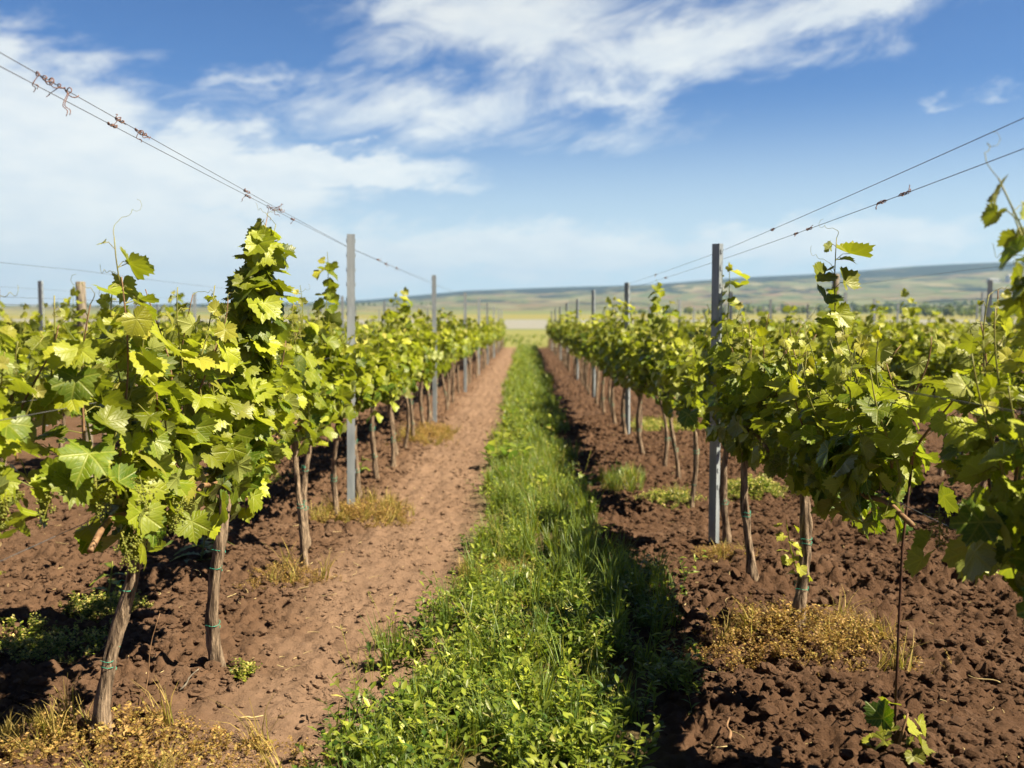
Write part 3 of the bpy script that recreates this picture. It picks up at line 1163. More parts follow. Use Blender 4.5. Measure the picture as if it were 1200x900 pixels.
# all the vines further off and in the outer rows: one mass
mb = MB()
rng = np.random.RandomState(9)
tiny = []
for k in range(5):
    sub = MB()
    lv, sh, pt, tp = grow(rng, 'tiny', dict(n=7, top=1.30, dens=0.5, ls=1.9, skirt=16))
    place_leaves(sub, 'tiny', lv, rng)
    v_, t_, q_ = tube(np.array([(0, 0, -0.05), (0.01, 0, 0.4), (0, 0, 0.75)]), 0.024, 4, False)
    sub.add(v_, t_, q_, (0.0, 0.6, 0.0))
    tiny.append(sub.arrays())
for (row, x, y) in rest:
    V, T, Q, C, U = tiny[rng.randint(5)]
    a = rng.randint(2) * pi
    VV = V.copy()
    VV[:, 0] = V[:, 0] * cos(a) + x
    VV[:, 1] = V[:, 1] * cos(a) + y
    VV[:, 2] = V[:, 2] * rng.uniform(0.92, 1.06) + gz(x, y)
    mb.add(VV, T, Q, C, U)
tag(link('distant_vines', mb.me('distant_vines', M['leaf'], True, True)), 'mass of green vines filling the outer and farther rows', 'vineyard', None, 'stuff')


# ------------------------------------------------------------------ trellis posts
def post_me(h):
    """rolled open steel profile with wire notches along both edges"""
    mb = MB()
    w, dp, t_ = 0.027, 0.034, 0.0035
    prof_ = [(-w, -dp / 2), (-w, dp / 2), (w, dp / 2), (w, -dp / 2), (w - 0.010, -dp / 2), (w - 0.010, -dp / 2 + t_), (w - t_, -dp / 2 + t_), (w - t_, dp / 2 - t_),
            (0.006, dp / 2 - t_), (0.0, dp / 2 - 0.010), (-0.006, dp / 2 - t_), (-w + t_, dp / 2 - t_), (-w + t_, -dp / 2 + t_), (-w + 0.010, -dp / 2 + t_), (-w + 0.010, -dp / 2)]
    prof = [(-x, -y) for x, y in prof_]      # closed web towards the alley's near end
    n = len(prof)
    V = [(x, y, z) for z in (-0.3, h) for x, y in prof]
    Q = [(i, (i + 1) % n, n + (i + 1) % n, n + i) for i in range(n)]
    Q = [q[::-1] for q in Q]
    mb.add(V, None, Q)
    # end caps as strips along the sheet
    caps = [(0, 1, 12, 13), (1, 2, 7, 11), (2, 3, 6, 7), (3, 4, 5, 6), (0, 13, 14, 0)]
    T = []
    for a, b, c, d in caps:
        T += [(n + a, n + b, n + c), (n + a, n + c, n + d)] if d != a else [(n + a, n + b, n + c)]
    T += [(n + 7, n + 8, n + 11), (n + 8, n + 9, n + 10), (n + 8, n + 10, n + 11)]
    mb.T.append(np.array(T, dtype=np.int32))
    for sx in (-1, 1):
        z = h - 0.045
        while z > 0.25:
            x0 = sx * (w + 0.0004)
            v_, q_ = box(min(x0, x0 + sx * 0.0045), max(x0, x0 + sx * 0.0045), -0.010, 0.006, z - 0.012, z)
            mb.add(v_, None, q_)
            v_, q_ = box(min(x0 + sx * .0026, x0 + sx * 0.0052), max(x0 + sx * .0026, x0 + sx * 0.0052), -0.010, 0.006, z + 0.0005, z + 0.014)
            mb.add(v_, None, q_)
            z -= 0.10
    return mb.me('trellis_post', M['steel'], False)


def wood_me(h, r):
    mb = MB()
    z = np.concatenate([np.linspace(-0.3, h, 14), [h + 0.004]])
    rad = np.concatenate([np.linspace(r * 1.05, r * 0.92, 14), [r * 0.75]])
    V, T, Q = tube(np.stack([0.006 * np.sin(z * 3), 0 * z, z], axis=-1), rad, 12)
    mb.add(V, T, Q)
    return mb.me('wooden_post', M['wood'])


PG = 'steel trellis posts along the vine rows'
pm190, pm176, pm185 = post_me(1.90), post_me(1.775), post_me(1.86)
for k, y in enumerate(POST_L):
    if y > ROW_END:
        break
    x = [-1.226, -1.19, -1.16][min(k, 2)] if k < 3 else -1.2
    o = link('trellis_post', pm190, None, (x, y, gz(x, y)))
    o.rotation_euler = (R(-0.3), R(0.55 if k == 0 else rngv.uniform(-0.6, 0.6)), R(12 if k == 0 else rngv.uniform(0, 16)))
    lab = 'tall grey steel post, %s one along the left vine row' % ORD[k] if k < 5 else 'tiny far steel post near the end of the left vine row'
    tag(o, lab, 'post', PG)
for k, y in enumerate(POST_R):
    if y > ROW_END:
        break
    x = [1.13, 1.19, 1.18][min(k, 2)]
    o = link('trellis_post', pm176 if k < 2 else pm185, None, (x, y, gz(x, y)))
    o.rotation_euler = (R(0.2), R(0.2 if k == 0 else rngv.uniform(-0.6, 0.6)), R(-48 if k == 0 else rngv.uniform(-50, -30)))
    lab = 'grey steel post, %s one along the right vine row' % ORD[k] if k < 5 else 'tiny far steel post near the end of the right vine row'
    tag(o, lab, 'post', PG)
for row, y0, n in ((2, 17.7, 6), (3, 13.15, 8), (4, 12.9, 7), (5, 18.0, 6), (6, 24.0, 5), (-2, 14.2, 7), (-3, 12.5, 7), (-4, 16.0, 6), (-5, 18.0, 5)):
    x = (LX if row < 0 else RX) + (1 if row > 0 else -1) * PITCH * (abs(row) - 1)
    for k in range(n):
        y = y0 + 5.75 * k
        if not in_frame(x, y, 10) or y > ROW_END:
            continue
        o = link('trellis_post', pm185, None, (x, y, gz(x, y)))
        o.rotation_euler = (0, R(rngv.uniform(-1, 1)), R(rngv.uniform(-15, 15)))
        lab = 'thin steel post standing in the %s row to the %s of the alley' % (ORD[abs(row) - 1], 'right' if row > 0 else 'left')
        if k == 0 and row in (3,):
            lab = 'thin steel post near the right edge above the third right row'
        tag(o, lab, 'post', PG)
o = link('wooden_post', wood_me(1.87, 0.043), None, (3.6, 12.0, gz(3.6, 12.0)))
o.rotation_euler = (0, R(3.2), 0)
tag(o, 'dark weathered wooden post leaning right behind the tendrilled right vine', 'post', 'old wooden posts')
o = link('wooden_post', wood_me(1.66, 0.042), None, (-3.68, 8.25, gz(-3.68, 8.25)))
o.rotation_euler = (0, R(-0.6), 0)
tag(o, 'pale grey wooden post at the far left above the leaves', 'post', 'old wooden posts')


# ------------------------------------------------------------------ wires
def wire_pts(x, zs, dx=0.0, sag=0.03):
    """zs: list of (y, z) supports"""
    pts = []
    for (a, za), (b, zb) in zip(zs[:-1], zs[1:]):
        n = 9
        for i in range(n):
            s = i / n
            pts.append((x + dx, a + (b - a) * s, za + (zb - za) * s - sag * 4 * s * (1 - s)))
    pts.append((x + dx, zs[-1][0], zs[-1][1]))
    return np.array(pts)


def add_wire(x, zs, label, r=0.0014, bits=(), dx=0.0, sag=0.03, group='trellis wires'):
    r = r * 0.8
    pts = wire_pts(x, zs, dx, sag)
    mb = MB()
    mb.add(*tube(pts, r, 5))
    o = link('trellis_wire', mb.me('trellis_wire', M['wire']))
    tag(o, label, 'wire', group)
    rng = np.random.RandomState(int(abs(x) * 100 + abs(dx) * 1000 + len(bits)))
    for (y, size) in bits:
        z = float(np.interp(y, pts[:, 1], pts[:, 2]))
        tb = MB()
        n = 60
        s = np.linspace(0, 1, n)
        turns = rng.uniform(3, 6)
        rr = 0.003 + 0.0065 * size * (0.5 + 0.5 * np.sin(s * 9 + rng.uniform(0, 6)))
        L = 0.05 + 0.10 * size
        c = np.stack([x + dx + rr * np.cos(s * turns * 6.28), y + (s - 0.5) * L + 0.006 * np.sin(s * 20), z + rr * np.sin(s * turns * 6.28)], axis=-1)
        tb.add(*tube(c, 0.0016, 4))
        for q in range(1 + int(2 * size)):
            p0 = c[rng.randint(n)]
            s2 = np.linspace(0, 1, 16)
            d = np.array([rng.uniform(-0.5, 0.5), rng.uniform(-0.6, 0.6), rng.uniform(-1, 0.5)]) * (0.03 + 0.05 * size)
            tail = p0[None] + s2[:, None] * d[None] + 0.008 * np.sin(s2 * 9)[:, None] * np.array([[0.5, 0.6, 0.6]])
            tb.add(*tube(tail, 0.0013, 4))
        link('dried_tendril', tb.me('dried_tendril', M['dry']), o)
    return o


zl = [(-1.5, 2.02), (2.36, 1.942), (POST_L[0], 1.835)] + [(y, 1.84) for y in POST_L[1:8]]
zl2 = [(-1.5, 1.975), (2.36, 1.912), (POST_L[0], 1.832)] + [(y, 1.82) for y in POST_L[1:8]]
add_wire(-1.235, zl, 'upper of two high wires above the left vine row, tangled with dried tendrils', bits=[(2.66, 1.2), (2.58, .6), (3.05, .25), (3.22, 0.7), (4.42, 0.35), (5.0, .9), (8.3, .5), (9.5, .5)], sag=0.006)
add_wire(-1.235, zl2, 'lower of two high wires above the left vine row, few tendrils', bits=[(3.0, .2), (4.45, .3), (4.85, 0.8), (5.3, .3), (8.8, .6)], dx=-0.004, sag=0.004)
zr = [(-1.5, 1.86), (2.34, 1.787), (POST_R[0], 1.735)] + [(y, 1.75) for y in POST_R[1:8]]
zr2 = [(-1.5, 1.79), (2.34, 1.722), (POST_R[0], 1.69)] + [(y, 1.70) for y in POST_R[1:8]]
add_wire(1.165, zr, 'clean upper wire running to the first right post', bits=[(4.75, .15), (9, .3)], sag=0.004, dx=-0.005)
add_wire(1.165, zr2, 'lower right wire with small dried tendrils near the first right post', bits=[(4.2, .25), (3.35, .35), (3.15, .3), (4.4, 0.15), (8.5, .4)], dx=0.012, sag=0.006)
for x, P in ((-1.24, POST_L), (1.165, POST_R)):
    side = 'left' if x < 0 else 'right'
    for z, dx, nm in ((1.12, -0.045, 'outer middle'), (1.10, 0.045, 'inner middle'), (0.76, 0.0, 'low fruiting')):
        add_wire(x, [(-1.0, z)] + [(y, z) for y in P[:8]], '%s wire running through the leaves of the %s vine row' % (nm, side), dx=dx, sag=0.012)
for row in (-2, 2, -3, 3):
    x = (LX if row < 0 else RX) + (1 if row > 0 else -1) * PITCH * (abs(row) - 1)
    side = 'left' if row < 0 else 'right'
    for z, nm in ((1.74, 'highest'), (1.50, 'middle'), (1.45, 'lower')):
        if abs(row) == 3 and nm != 'highest':
            continue
        ysup = [2.5] + [8.25 + 5.75 * k for k in range(8)]
        add_wire(x, [(y, z) for y in ysup], '%s wire over the %s row on the %s' % (nm, ORD[abs(row) - 1], side), r=0.0017,
                 bits=[(9.0, .8), (7.8, .5)] if row == 3 else (), sag=0.015)

# thin iron stake where a vine is missing, with a young vine at its foot
sx_, sy_ = at(1056, 872)
mb = MB()
mb.add(*tube(np.array([(0, 0, -0.1), (0.006, 0, 0.3), (0.012, 0.0, 0.6), (0.035, 0, 0.86)]), 0.0042, 7))
o = link('iron_stake', mb.me('iron_stake', M['rust']), None, (sx_, sy_, gz(sx_, sy_)))
tag(o, 'thin rusty iron stake standing in bare soil at lower right', 'stake')
rng = np.random.RandomState(61)
yv = empty('young_vine', (sx_ - 0.03, sy_ - 0.13, gz(sx_ - 0.03, sy_ - 0.13)))
tag(yv, 'low young vine with fresh green leaves at foot of iron stake', 'young vine')
s = np.linspace(0, 1, 8)
mb = MB()
stem_p = np.stack([-0.02 + 0.05 * s, 0.02 * s, -0.03 + 0.15 * s], axis=-1)
mb.add(*tube(stem_p, np.linspace(0.006, 0.003, 8), 6))
link('stem', mb.me('stem', M['cane']), yv)
mb = MB()
P, N, T_, S, C = [], [], [], [], []
for k in range(11):
    a = k * 2.4
    out_ = np.array([cos(a), sin(a), 0])
    P.append(stem_p[min(7, 1 + k % 7)] + out_ * rng.uniform(0.03, 0.10)); N.append(np.array([0.35, -0.2, 1.0]) + out_ * 0.4 + rng.normal(size=3) * 0.25)
    T_.append(out_ + np.array([0, 0, -0.2])); S.append(rng.uniform(0.035, 0.055)); C.append((0.7, 0.2, rng.rand()))
P.append(np.array([-0.06, -0.02, 0.12])); N.append(np.array([-0.8, -0.6, 0.3])); T_.append(np.array([0, 0, 1.0])); S.append(0.06); C.append((0.1, 0, 0.3))
place_leaves(mb, 'hi', (P, N, T_, S, C), rng)
link('foliage', mb.me('foliage', M['leaf'], True, True), yv)


# ------------------------------------------------------------------ grass strip
def lance(L, w, fold, bend):
    """lance-shaped leaf along +Y: 4 stations"""
    st = [(0.0, 0.12), (0.3, 0.85), (0.62, 1.0), (1.0, 0.04)]
    V = []
    for f, k in st:
        z = bend * L * f * f
        V += [(-w * k, L * f, z + fold * w * k), (0, L * f, z), (w * k, L * f, z + fold * w * k)]
    Q = []
    for i in range(3):
        a = i * 3
        Q += [(a, a + 1, a + 4, a + 3), (a + 1, a + 2, a + 5, a + 4)]
    return np.array(V), np.array(Q)


def frame(d, up):
    d = d / np.linalg.norm(d)
    s = np.cross(d, up)
    s /= np.linalg.norm(s) + 1e-9
    return s, d, np.cross(s, d)


def sprig(rng, h, nl, L, w, tone):
    """broad-leaved weed: one or two stems with leaves along them"""
    mb = MB()
    for st in range(rng.randint(1, 4)):
        a = rng.uniform(0, 6.28)
        lean = rng.uniform(0.1, 0.8)
        s = np.linspace(0, 1, 5)
        hh = h * rng.uniform(0.6, 1.1)
        pth = np.stack([cos(a) * lean * hh * s ** 1.5, sin(a) * lean * hh * s ** 1.5, hh * s], axis=-1)
        v_, t_, q_ = tube(pth, np.linspace(0.0018, 0.0008, 5), 3, False)
        mb.add(v_, t_, q_, (tone, 0.0, 0.35))
        for k in range(nl):
            f = 0.12 + 0.88 * (k + rng.uniform(0, 0.6)) / nl
            p = np.array([np.interp(f, s, pth[:, i]) for i in range(3)])
            b = k * 2.4 + rng.uniform(-0.5, 0.5)
            d = np.array([cos(b), sin(b), rng.uniform(0.1, 1.2)])
            V, Q = lance(L * rng.uniform(0.6, 1.15) * (1.1 - 0.5 * f), w * rng.uniform(0.7, 1.1), rng.uniform(0.1, 0.5), rng.uniform(-0.5, 0.1))
            sx2, dy2, uz2 = frame(d, np.array([0, 0, 1.0]) + rng.normal(size=3) * 0.2)
            mb.add(V[:, :1] * sx2 + V[:, 1:2] * dy2 + V[:, 2:] * uz2 + p, None, Q, (np.clip(tone + rng.normal(0, 0.22), 0, 1), 0.0 if rng.rand() > 0.06 else 0.5, rng.rand()))
    return mb.arrays()


def tuft(rng, h, n, w, dry=0.0, seg=3, spread=0.5):
    """grass tuft of bending blades"""
    mb = MB()
    for k in range(n):
        a = rng.uniform(0, 6.28)
        hh = h * rng.uniform(0.45, 1.15)
        lean = rng.uniform(0.05, spread)
        s = np.linspace(0, 1, seg + 1)
        cx, cy2 = rng.normal(0, 0.018, 2)
        x = cx + cos(a) * hh * lean * s ** 2
        y = cy2 + sin(a) * hh * lean * s ** 2
        z = hh * (s - 0.35 * lean * s ** 3)
        b = a + pi / 2 + rng.uniform(-0.6, 0.6)
        ww = w * (1 - s ** 1.6) + 0.0003
        L_ = np.stack([x - cos(b) * ww, y - sin(b) * ww, z], axis=-1)
        R_ = np.stack([x + cos(b) * ww, y + sin(b) * ww, z], axis=-1)
        V = np.empty((2 * (seg + 1), 3))
        V[0::2] = L_
        V[1::2] = R_
        Q = [(2 * i, 2 * i + 1, 2 * i + 3, 2 * i + 2) for i in range(seg)]
        mb.add(V, None, Q, (rng.uniform(0.35, 1), dry * rng.uniform(0.5, 1.2) if rng.rand() < max(dry, 0.08) + 0.05 else 0.0, rng.rand()))
    return mb.arrays()


def scatter(mb, temps, X, Y, S, rng, tilt=0.15, dz=-0.005):
    Z = ground_h(X, Y)
    pick = rng.randint(0, len(temps), len(X))
    tone = 0.30 * perlin(X / 0.35 + 11, Y / 0.35) + 0.12 + np.clip((Y - 5) / 22, 0, 0.4)
    for i in range(len(X)):
        V, T, Q, C, U = temps[pick[i]]
        a = rng.uniform(0, 6.28)
        ca, sa = cos(a) * S[i], sin(a) * S[i]
        VV = np.empty_like(V)
        VV[:, 0] = V[:, 0] * ca - V[:, 1] * sa
        VV[:, 1] = V[:, 0] * sa + V[:, 1] * ca
        VV[:, 2] = V[:, 2] * S[i]
        tx, ty = rng.normal(0, tilt, 2)
        VV[:, 0] += VV[:, 2] * tx + X[i]
        VV[:, 1] += VV[:, 2] * ty + Y[i]
        VV[:, 2] += Z[i] + dz
        CC = C.copy()
        CC[:, 0] = np.clip(CC[:, 0] + tone[i] + rng.normal(0, 0.15), 0, 1)
        mb.add(VV, T, Q, CC, U)


EDGE_Y = [2.0, 3.0, 3.6, 4.2, 4.8, 5.6, 6.9, 9, 12.5, 25, 80]
EDGE_L = [-0.58, -0.52, -0.46, -0.38, -0.30, -0.27, -0.17, -0.19, -0.28, -0.38, -0.42]
EDGE_R = [0.28, 0.33, 0.46, 0.58, 0.60, 0.46, 0.34, 0.34, 0.38, 0.42, 0.45]


def strip_pts(rng, n, y0, y1, bias=1.0, spill=0.06):
    Y = y0 + (y1 - y0) * rng.rand(n) ** bias
    l, r = np.interp(Y, EDGE_Y, EDGE_L), np.interp(Y, EDGE_Y, EDGE_R)
    wob = 0.17 * perlin(Y * 1.6, Y * 0 + 1.7) + 0.05 * perlin(Y * 5, Y * 0 + 4.1)
    wob2 = 0.18 * perlin(Y * 1.8 + 40, Y * 0 + 7.7) + 0.05 * perlin(Y * 6 + 3, Y * 0 + 2.1)
    u = rng.rand(n)
    X = l + wob + (r + wob2 - l - wob) * u + rng.normal(0, spill, n) * (np.abs(u - 0.5) > 0.3)
    ok = (perlin(X / 0.28 + 21, Y / 0.42) + 0.5 * perlin(X / 0.1, Y / 0.13)) > -0.28 + 0.2 * (rng.rand(n) - 0.5)
    return X[ok], Y[ok], u[ok]


rng = np.random.RandomState(31)
broad = [sprig(rng, 0.145, 8, 0.056, 0.0078, rng.uniform(0.2, 0.7)) for _ in range(14)]
broad_s = [sprig(rng, 0.07, 6, 0.032, 0.008, rng.uniform(0.2, 0.6)) for _ in range(8)]
dock = [sprig(rng, 0.14, 6, 0.12, 0.026, rng.uniform(0.3, 0.6)) for _ in range(5)]
tufts = [tuft(rng, 0.19, 26, 0.0028, 0.1) for _ in range(10)]
tall_t = [tuft(rng, 0.33, 34, 0.0034, 0.12, 4, 0.45) for _ in range(5)]
straw_t = [tuft(rng, 0.16, 22, 0.0022, 1.0, 3, 0.9) for _ in range(5)]
far_t = [tuft(rng, 0.17, 14, 0.007, 0.1, 2, 0.8) for _ in range(8)]
far_b = [sprig(rng, 0.12, 4, 0.075, 0.018, rng.uniform(0.3, 0.7)) for _ in range(6)]
gm = MB()
X, Y, u = strip_pts(rng, 1200, 2.55, 5.2)
keep = (Y < 4.75) | (rng.rand(len(Y)) < 0.45)
scatter(gm, broad, X[keep], Y[keep], rng.uniform(0.65, 1.2, keep.sum()), rng)
X, Y, u = strip_pts(rng, 520, 2.55, 5.6, 1.0, 0.12)
scatter(gm, broad_s, X, Y, rng.uniform(0.6, 1.2, len(X)), rng)
X, Y, u = strip_pts(rng, 480, 4.6, 9.5)
hole = (np.abs(Y - 5.0) < 0.22) & (u < 0.5)
X, Y = X[~hole], Y[~hole]
scatter(gm, tufts, X, Y, rng.uniform(0.6, 1.15, len(X)), rng)
X, Y, u = strip_pts(rng, 240, 2.7, 4.8)
scatter(gm, tufts, X, Y, rng.uniform(0.5, 0.95, len(X)), rng)
X, Y, u = strip_pts(rng, 1250, 5.2, 13.0)
scatter(gm, broad, X, Y, rng.uniform(0.7, 1.15, len(X)), rng)
n = 46
Y = rng.uniform(3.9, 6.9, n)
X = 0.30 + 0.10 * rng.normal(size=n) + 0.08 * np.sin(Y * 3)
scatter(gm, tall_t, X, Y, rng.uniform(0.55, 0.95, n), rng)
# loose taller stems with seed heads standing above the rest
seed = []
for _ in range(5):
    q = MB()
    for st in range(rng.randint(2, 5)):
        a, hh = rng.uniform(0, 6.28), rng.uniform(0.2, 0.36)
        s = np.linspace(0, 1, 6)
        pth = np.stack([cos(a) * 0.35 * hh * s ** 2, sin(a) * 0.35 * hh * s ** 2, hh * s], axis=-1) + np.array([rng.normal(0, .02), rng.normal(0, .02), 0])
        v_, t_, q_ = tube(pth, 0.0008, 3, False)
        q.add(v_, t_, q_, (0.7, 0.35, 0.6))
        for k in range(14):
            f = 0.78 + 0.22 * k / 13
            p_ = np.array([np.interp(f, s, pth[:, i]) for i in range(3)])
            q.add(ICO[0] * np.array([0.0016, 0.0016, 0.0035]) + p_ + rng.normal(size=3) * 0.003, ICO[1], None, (0.8, 0.7, rng.rand()))
    seed.append(q.arrays())
X, Y, u = strip_pts(rng, 90, 2.9, 9.0)
scatter(gm, seed, X, Y, rng.uniform(0.6, 1.05, len(X)), rng)
X, Y, u = strip_pts(rng, 70, 2.8, 6.0)
scatter(gm, tall_t, X, Y, rng.uniform(0.45, 0.8, len(X)), rng)
X, Y, u = strip_pts(rng, 60, 2.8, 6.5)
scatter(gm, dock, X, Y, rng.uniform(0.45, 0.75, len(X)), rng)
X, Y, u = strip_pts(rng, 60, 7.5, 16.0)
scatter(gm, dock, X, Y, rng.uniform(0.7, 1.1, len(X)), rng)
Y = rng.uniform(8.6, 10.6, 14)
X = rng.uniform(-0.34, 0.0, 14)
scatter(gm, dock, X, Y, rng.uniform(1.0, 1.5, 14), rng)
X, Y, u = strip_pts(rng, 900, 9.0, 24.0)
scatter(gm, tufts[:4] + far_t, X, Y, rng.uniform(0.8, 1.3, len(X)), rng)
X, Y, u = strip_pts(rng, 1300, 16.0, 54.0, 1.15)
scatter(gm, far_t + far_b, X, Y, rng.uniform(0.9, 1.6, len(X)), rng)
X, Y, u = strip_pts(rng, 900, 12.0, 40.0)
scatter(gm, far_b, X, Y, rng.uniform(0.8, 1.3, len(X)), rng)
n = 1500
X, Y = rng.uniform(-26, 26, n), rng.uniform(52, 95, n)
scatter(gm, far_t, X, Y, rng.uniform(1.2, 2.2, n), rng)
tag(link('grass_strip', gm.me('grass_strip', M['weed'], True, True)), 'strip of bright green grass and leafy weeds down the middle of the alley', 'grass', None, 'stuff')
sm_ = MB()
n = 70
Y = rng.uniform(4.7, 5.3, n)
X = rng.uniform(-0.35, 0.05, n)
scatter(sm_, straw_t, X, Y, rng.uniform(0.35, 0.75, n), rng, 0.4)
X, Y, u = strip_pts(rng, 520, 2.8, 40.0)
scatter(sm_, straw_t, X, Y, rng.uniform(0.4, 1.0, len(X)), rng, 0.3)
tag(link('dry_grass', sm_.me('dry_grass', M['gold'], True, True)), 'sparse pale dry grass stalks among the green weeds of the alley', 'dry grass', None, 'stuff')


# ------------------------------------------------------------------ clods of earth
def clods():
    rng = np.random.RandomState(15)
    mb = MB()
    temps = []
    for k in range(8):
        V, T = ICO2
        n_ = 1 + 0.42 * perlin(V[:, 0] * 1.7 + k * 3, V[:, 1] * 1.7 + V[:, 2] * 2.3) + 0.16 * perlin(V[:, 0] * 4 + k, V[:, 2] * 4 + V[:, 1] * 3)
        temps.append((V * n_[:, None] * np.array([1, rng.uniform(0.7, 1.0), rng.uniform(0.5, 0.75)]), T))
    small = [(ICO[0] * (1 + 0.3 * np.random.RandomState(k).normal(size=(12, 1)) * 0.5) * np.array([1, 0.9, 0.65]), ICO[1]) for k in range(5)]
    n = 190000
    Y = 2.5 * (14 / 2.5) ** (rng.rand(n) ** 1.25)
    X = rng.uniform(-4.2, 4.5, n)
    cl = perlin(X / 0.35, Y / 0.35 + 3)
    dens_ = np.where(path_mask(X, Y) > 0.5, 0.6, 0.9) * np.where(strip_mask(X) > 0.5, 0.10, 1) * np.clip(0.6 + cl, 0.1, 1)
    k = (rng.rand(n) < dens_) & (np.abs(VPX + FPX * X / Y - 600) < 850)
    X, Y = X[k], Y[k]
    Z = ground_h(X, Y)
    S = 0.0030 + 0.026 * rng.rand(len(X)) ** 6 + 0.0008 * Y * rng.rand(len(X))
    S[path_mask(X, Y) > 0.5] *= 0.6
    allt = temps + small
    pick = np.where(S > 0.010, rng.randint(0, 8, len(X)), 8 + rng.randint(0, 5, len(X)))
    ang = rng.uniform(0, 6.28, len(X))
    for k, (V, T) in enumerate(allt):
        ix = np.where(pick == k)[0]
        ca, sa, sc = (np.cos(ang[ix]) * S[ix])[:, None], (np.sin(ang[ix]) * S[ix])[:, None], S[ix][:, None]
        VV = np.stack([V[None, :, 0] * ca - V[None, :, 1] * sa + X[ix][:, None], V[None, :, 0] * sa + V[None, :, 1] * ca + Y[ix][:, None],
                       V[None, :, 2] * sc + Z[ix][:, None] + sc * 0.15], axis=-1).reshape(-1, 3)
        mb.add(VV, (T[None] + (np.arange(len(ix)) * len(V))[:, None, None]).reshape(-1, 3))
    tag(link('soil_clods', mb.me('soil_clods', M['clod'], False)), 'loose crumbs and clods of brown earth on the tilled soil', 'clods', None, 'stuff')


clods()


# ------------------------------------------------------------------ weeds at the trunks and on the soil
def tiny_sprig(rng, h, n, L, w, young):
    mb = MB()
    for st in range(3):
        a = rng.uniform(0, 6.28)
        s = np.linspace(0, 1, 4)
        hh = h * rng.uniform(0.5, 1.1)
        ln = rng.uniform(0.2, 1.0)
        pth = np.stack([cos(a) * ln * hh * s, sin(a) * ln * hh * s, hh * s * (1.1 - 0.3 * s)], axis=-1)
        v_, t_, q_ = tube(pth, 0.0007, 3, False)
        mb.add(v_, t_, q_, (0.1, 0, 0.3))
        for k in range(n):
            f = 0.2 + 0.8 * k / n
            p = pth[0] + (pth[-1] - pth[0]) * f + rng.normal(size=3) * 0.003
            b = rng.uniform(0, 6.28)
            d = np.array([cos(b), sin(b), rng.uniform(-0.2, 1.0)])
            sx2, dy2, uz2 = frame(d, np.array([0, 0, 1.0]) + rng.normal(size=3) * 0.3)
            l_ = L * rng.uniform(0.6, 1.3)
            V = np.array([(0, 0, 0), (-w, l_ * 0.5, 0.002), (0, l_, 0), (w, l_ * 0.5, 0.002)])
            mb.add(V[:, :1] * sx2 + V[:, 1:2] * dy2 + V[:, 2:] * uz2 + p, [(0, 2, 1), (0, 3, 2)], None, (rng.rand(), young * (rng.rand() < (0.45 if young < 0.9 else 0.6)) * rng.uniform(0.5, 1), rng.rand()))
    return mb.arrays()


rng = np.random.RandomState(88)
gold_t = [tiny_sprig(rng, 0.075, 11, 0.011, 0.0042, 0.5) for _ in range(8)]
green_t = [tiny_sprig(rng, 0.07, 11, 0.014, 0.0055, 1.0) for _ in range(6)]
WG = 'weed patches on the bare soil'


def patch(px, py, rx, ry, n, label, mat='gold', temps=None, s=(0.5, 1.5), hump=0.0, straw=0, name='weed_patch', xy=None):
    x, y = xy or at(px, py)
    rng = np.random.RandomState(int(px * 7 + py))
    a = rng.uniform(0, 6.28, n)
    q = np.sqrt(rng.rand(n)) * (1 + 0.25 * np.sin(a * 3 + px) + 0.12 * np.sin(a * 7))
    X, Y = x + rx * q * np.cos(a), y + ry * q * np.sin(a)
    mb = MB()
    S = rng.uniform(*s, n) * (1.25 - 0.6 * q)
    scatter(mb, temps or gold_t, X, Y, S, rng, 0.25, 0.0)
    if hump:
        # lifted towards the middle: the plants climb over each other
        for i, V in enumerate(mb.V):
            V[:, 2] += hump * max(0, 1 - q[i % n] ** 2) * rng.uniform(0.0, 1.0)
    if straw:
        a = rng.uniform(0, 6.28, straw)
        q2 = np.sqrt(rng.rand(straw))
        scatter(mb, straw_t, x + rx * q2 * np.cos(a), y + ry * q2 * np.sin(a), rng.uniform(0.5, 1.1, straw), rng, 0.4)
    V, T, Q, C, U = mb.arrays()
    V = V - np.array([x, y, gz(x, y)], dtype=np.float32)
    o = link(name, mesh(name, V, T, Q, M[mat], U, C), None, (x, y, gz(x, y)))
    tag(o, label, 'weed patch', WG)
    return o


patch(140, 900, 0.52, 0.26, 230, 'golden mat of small dried weeds around the nearest leaning trunk', hump=0.01, straw=10)
patch(940, 758, 0.48, 0.36, 380, 'big orange and yellow weed mound around the trunk with the leafy sucker', hump=0.035, straw=16)
patch(328, 688, 0.22, 0.22, 170, 'flat tan weed patch at a thin trunk before the first left post', s=(0.5, 0.9), straw=5)
patch(425, 606, 0.34, 0.42, 300, 'straw coloured weed patch around the foot of first left steel post', s=(0.8, 1.5), straw=34)
patch(500, 512, 0.35, 0.9, 240, 'tan weeds around the foot of the second left steel post', s=(0.9, 1.6), straw=22)
patch(850, 655, 0.18, 0.20, 110, 'small yellowish weed patch at the foot of first right steel post', s=(0.5, 0.9), straw=4)
patch(728, 572, 0.20, 0.45, 60, 'yellow green grass tuft on the dark soil left of right row', 'weed', [*tufts, *straw_t], s=(0.6, 1.1))
patch(785, 590, 0.25, 0.30, 130, 'small yellow green weeds below the third right vine', 'weed', green_t, s=(0.8, 1.4), straw=4)
patch(882, 580, 0.24, 0.28, 330, 'low bright green weed cushion on soil behind the right row', 'weed', green_t, s=(0.9, 1.5), hump=0.06)
patch(770, 500, 0.35, 0.9, 200, 'pale weeds at the foot of the second right steel post', 'weed', green_t, s=(1.0, 1.8), straw=14)
patch(112, 722, 0.20, 0.13, 190, 'flat green weed cushion below the lobed weed on the left', 'weed', green_t, s=(0.7, 1.2), hump=0.02)
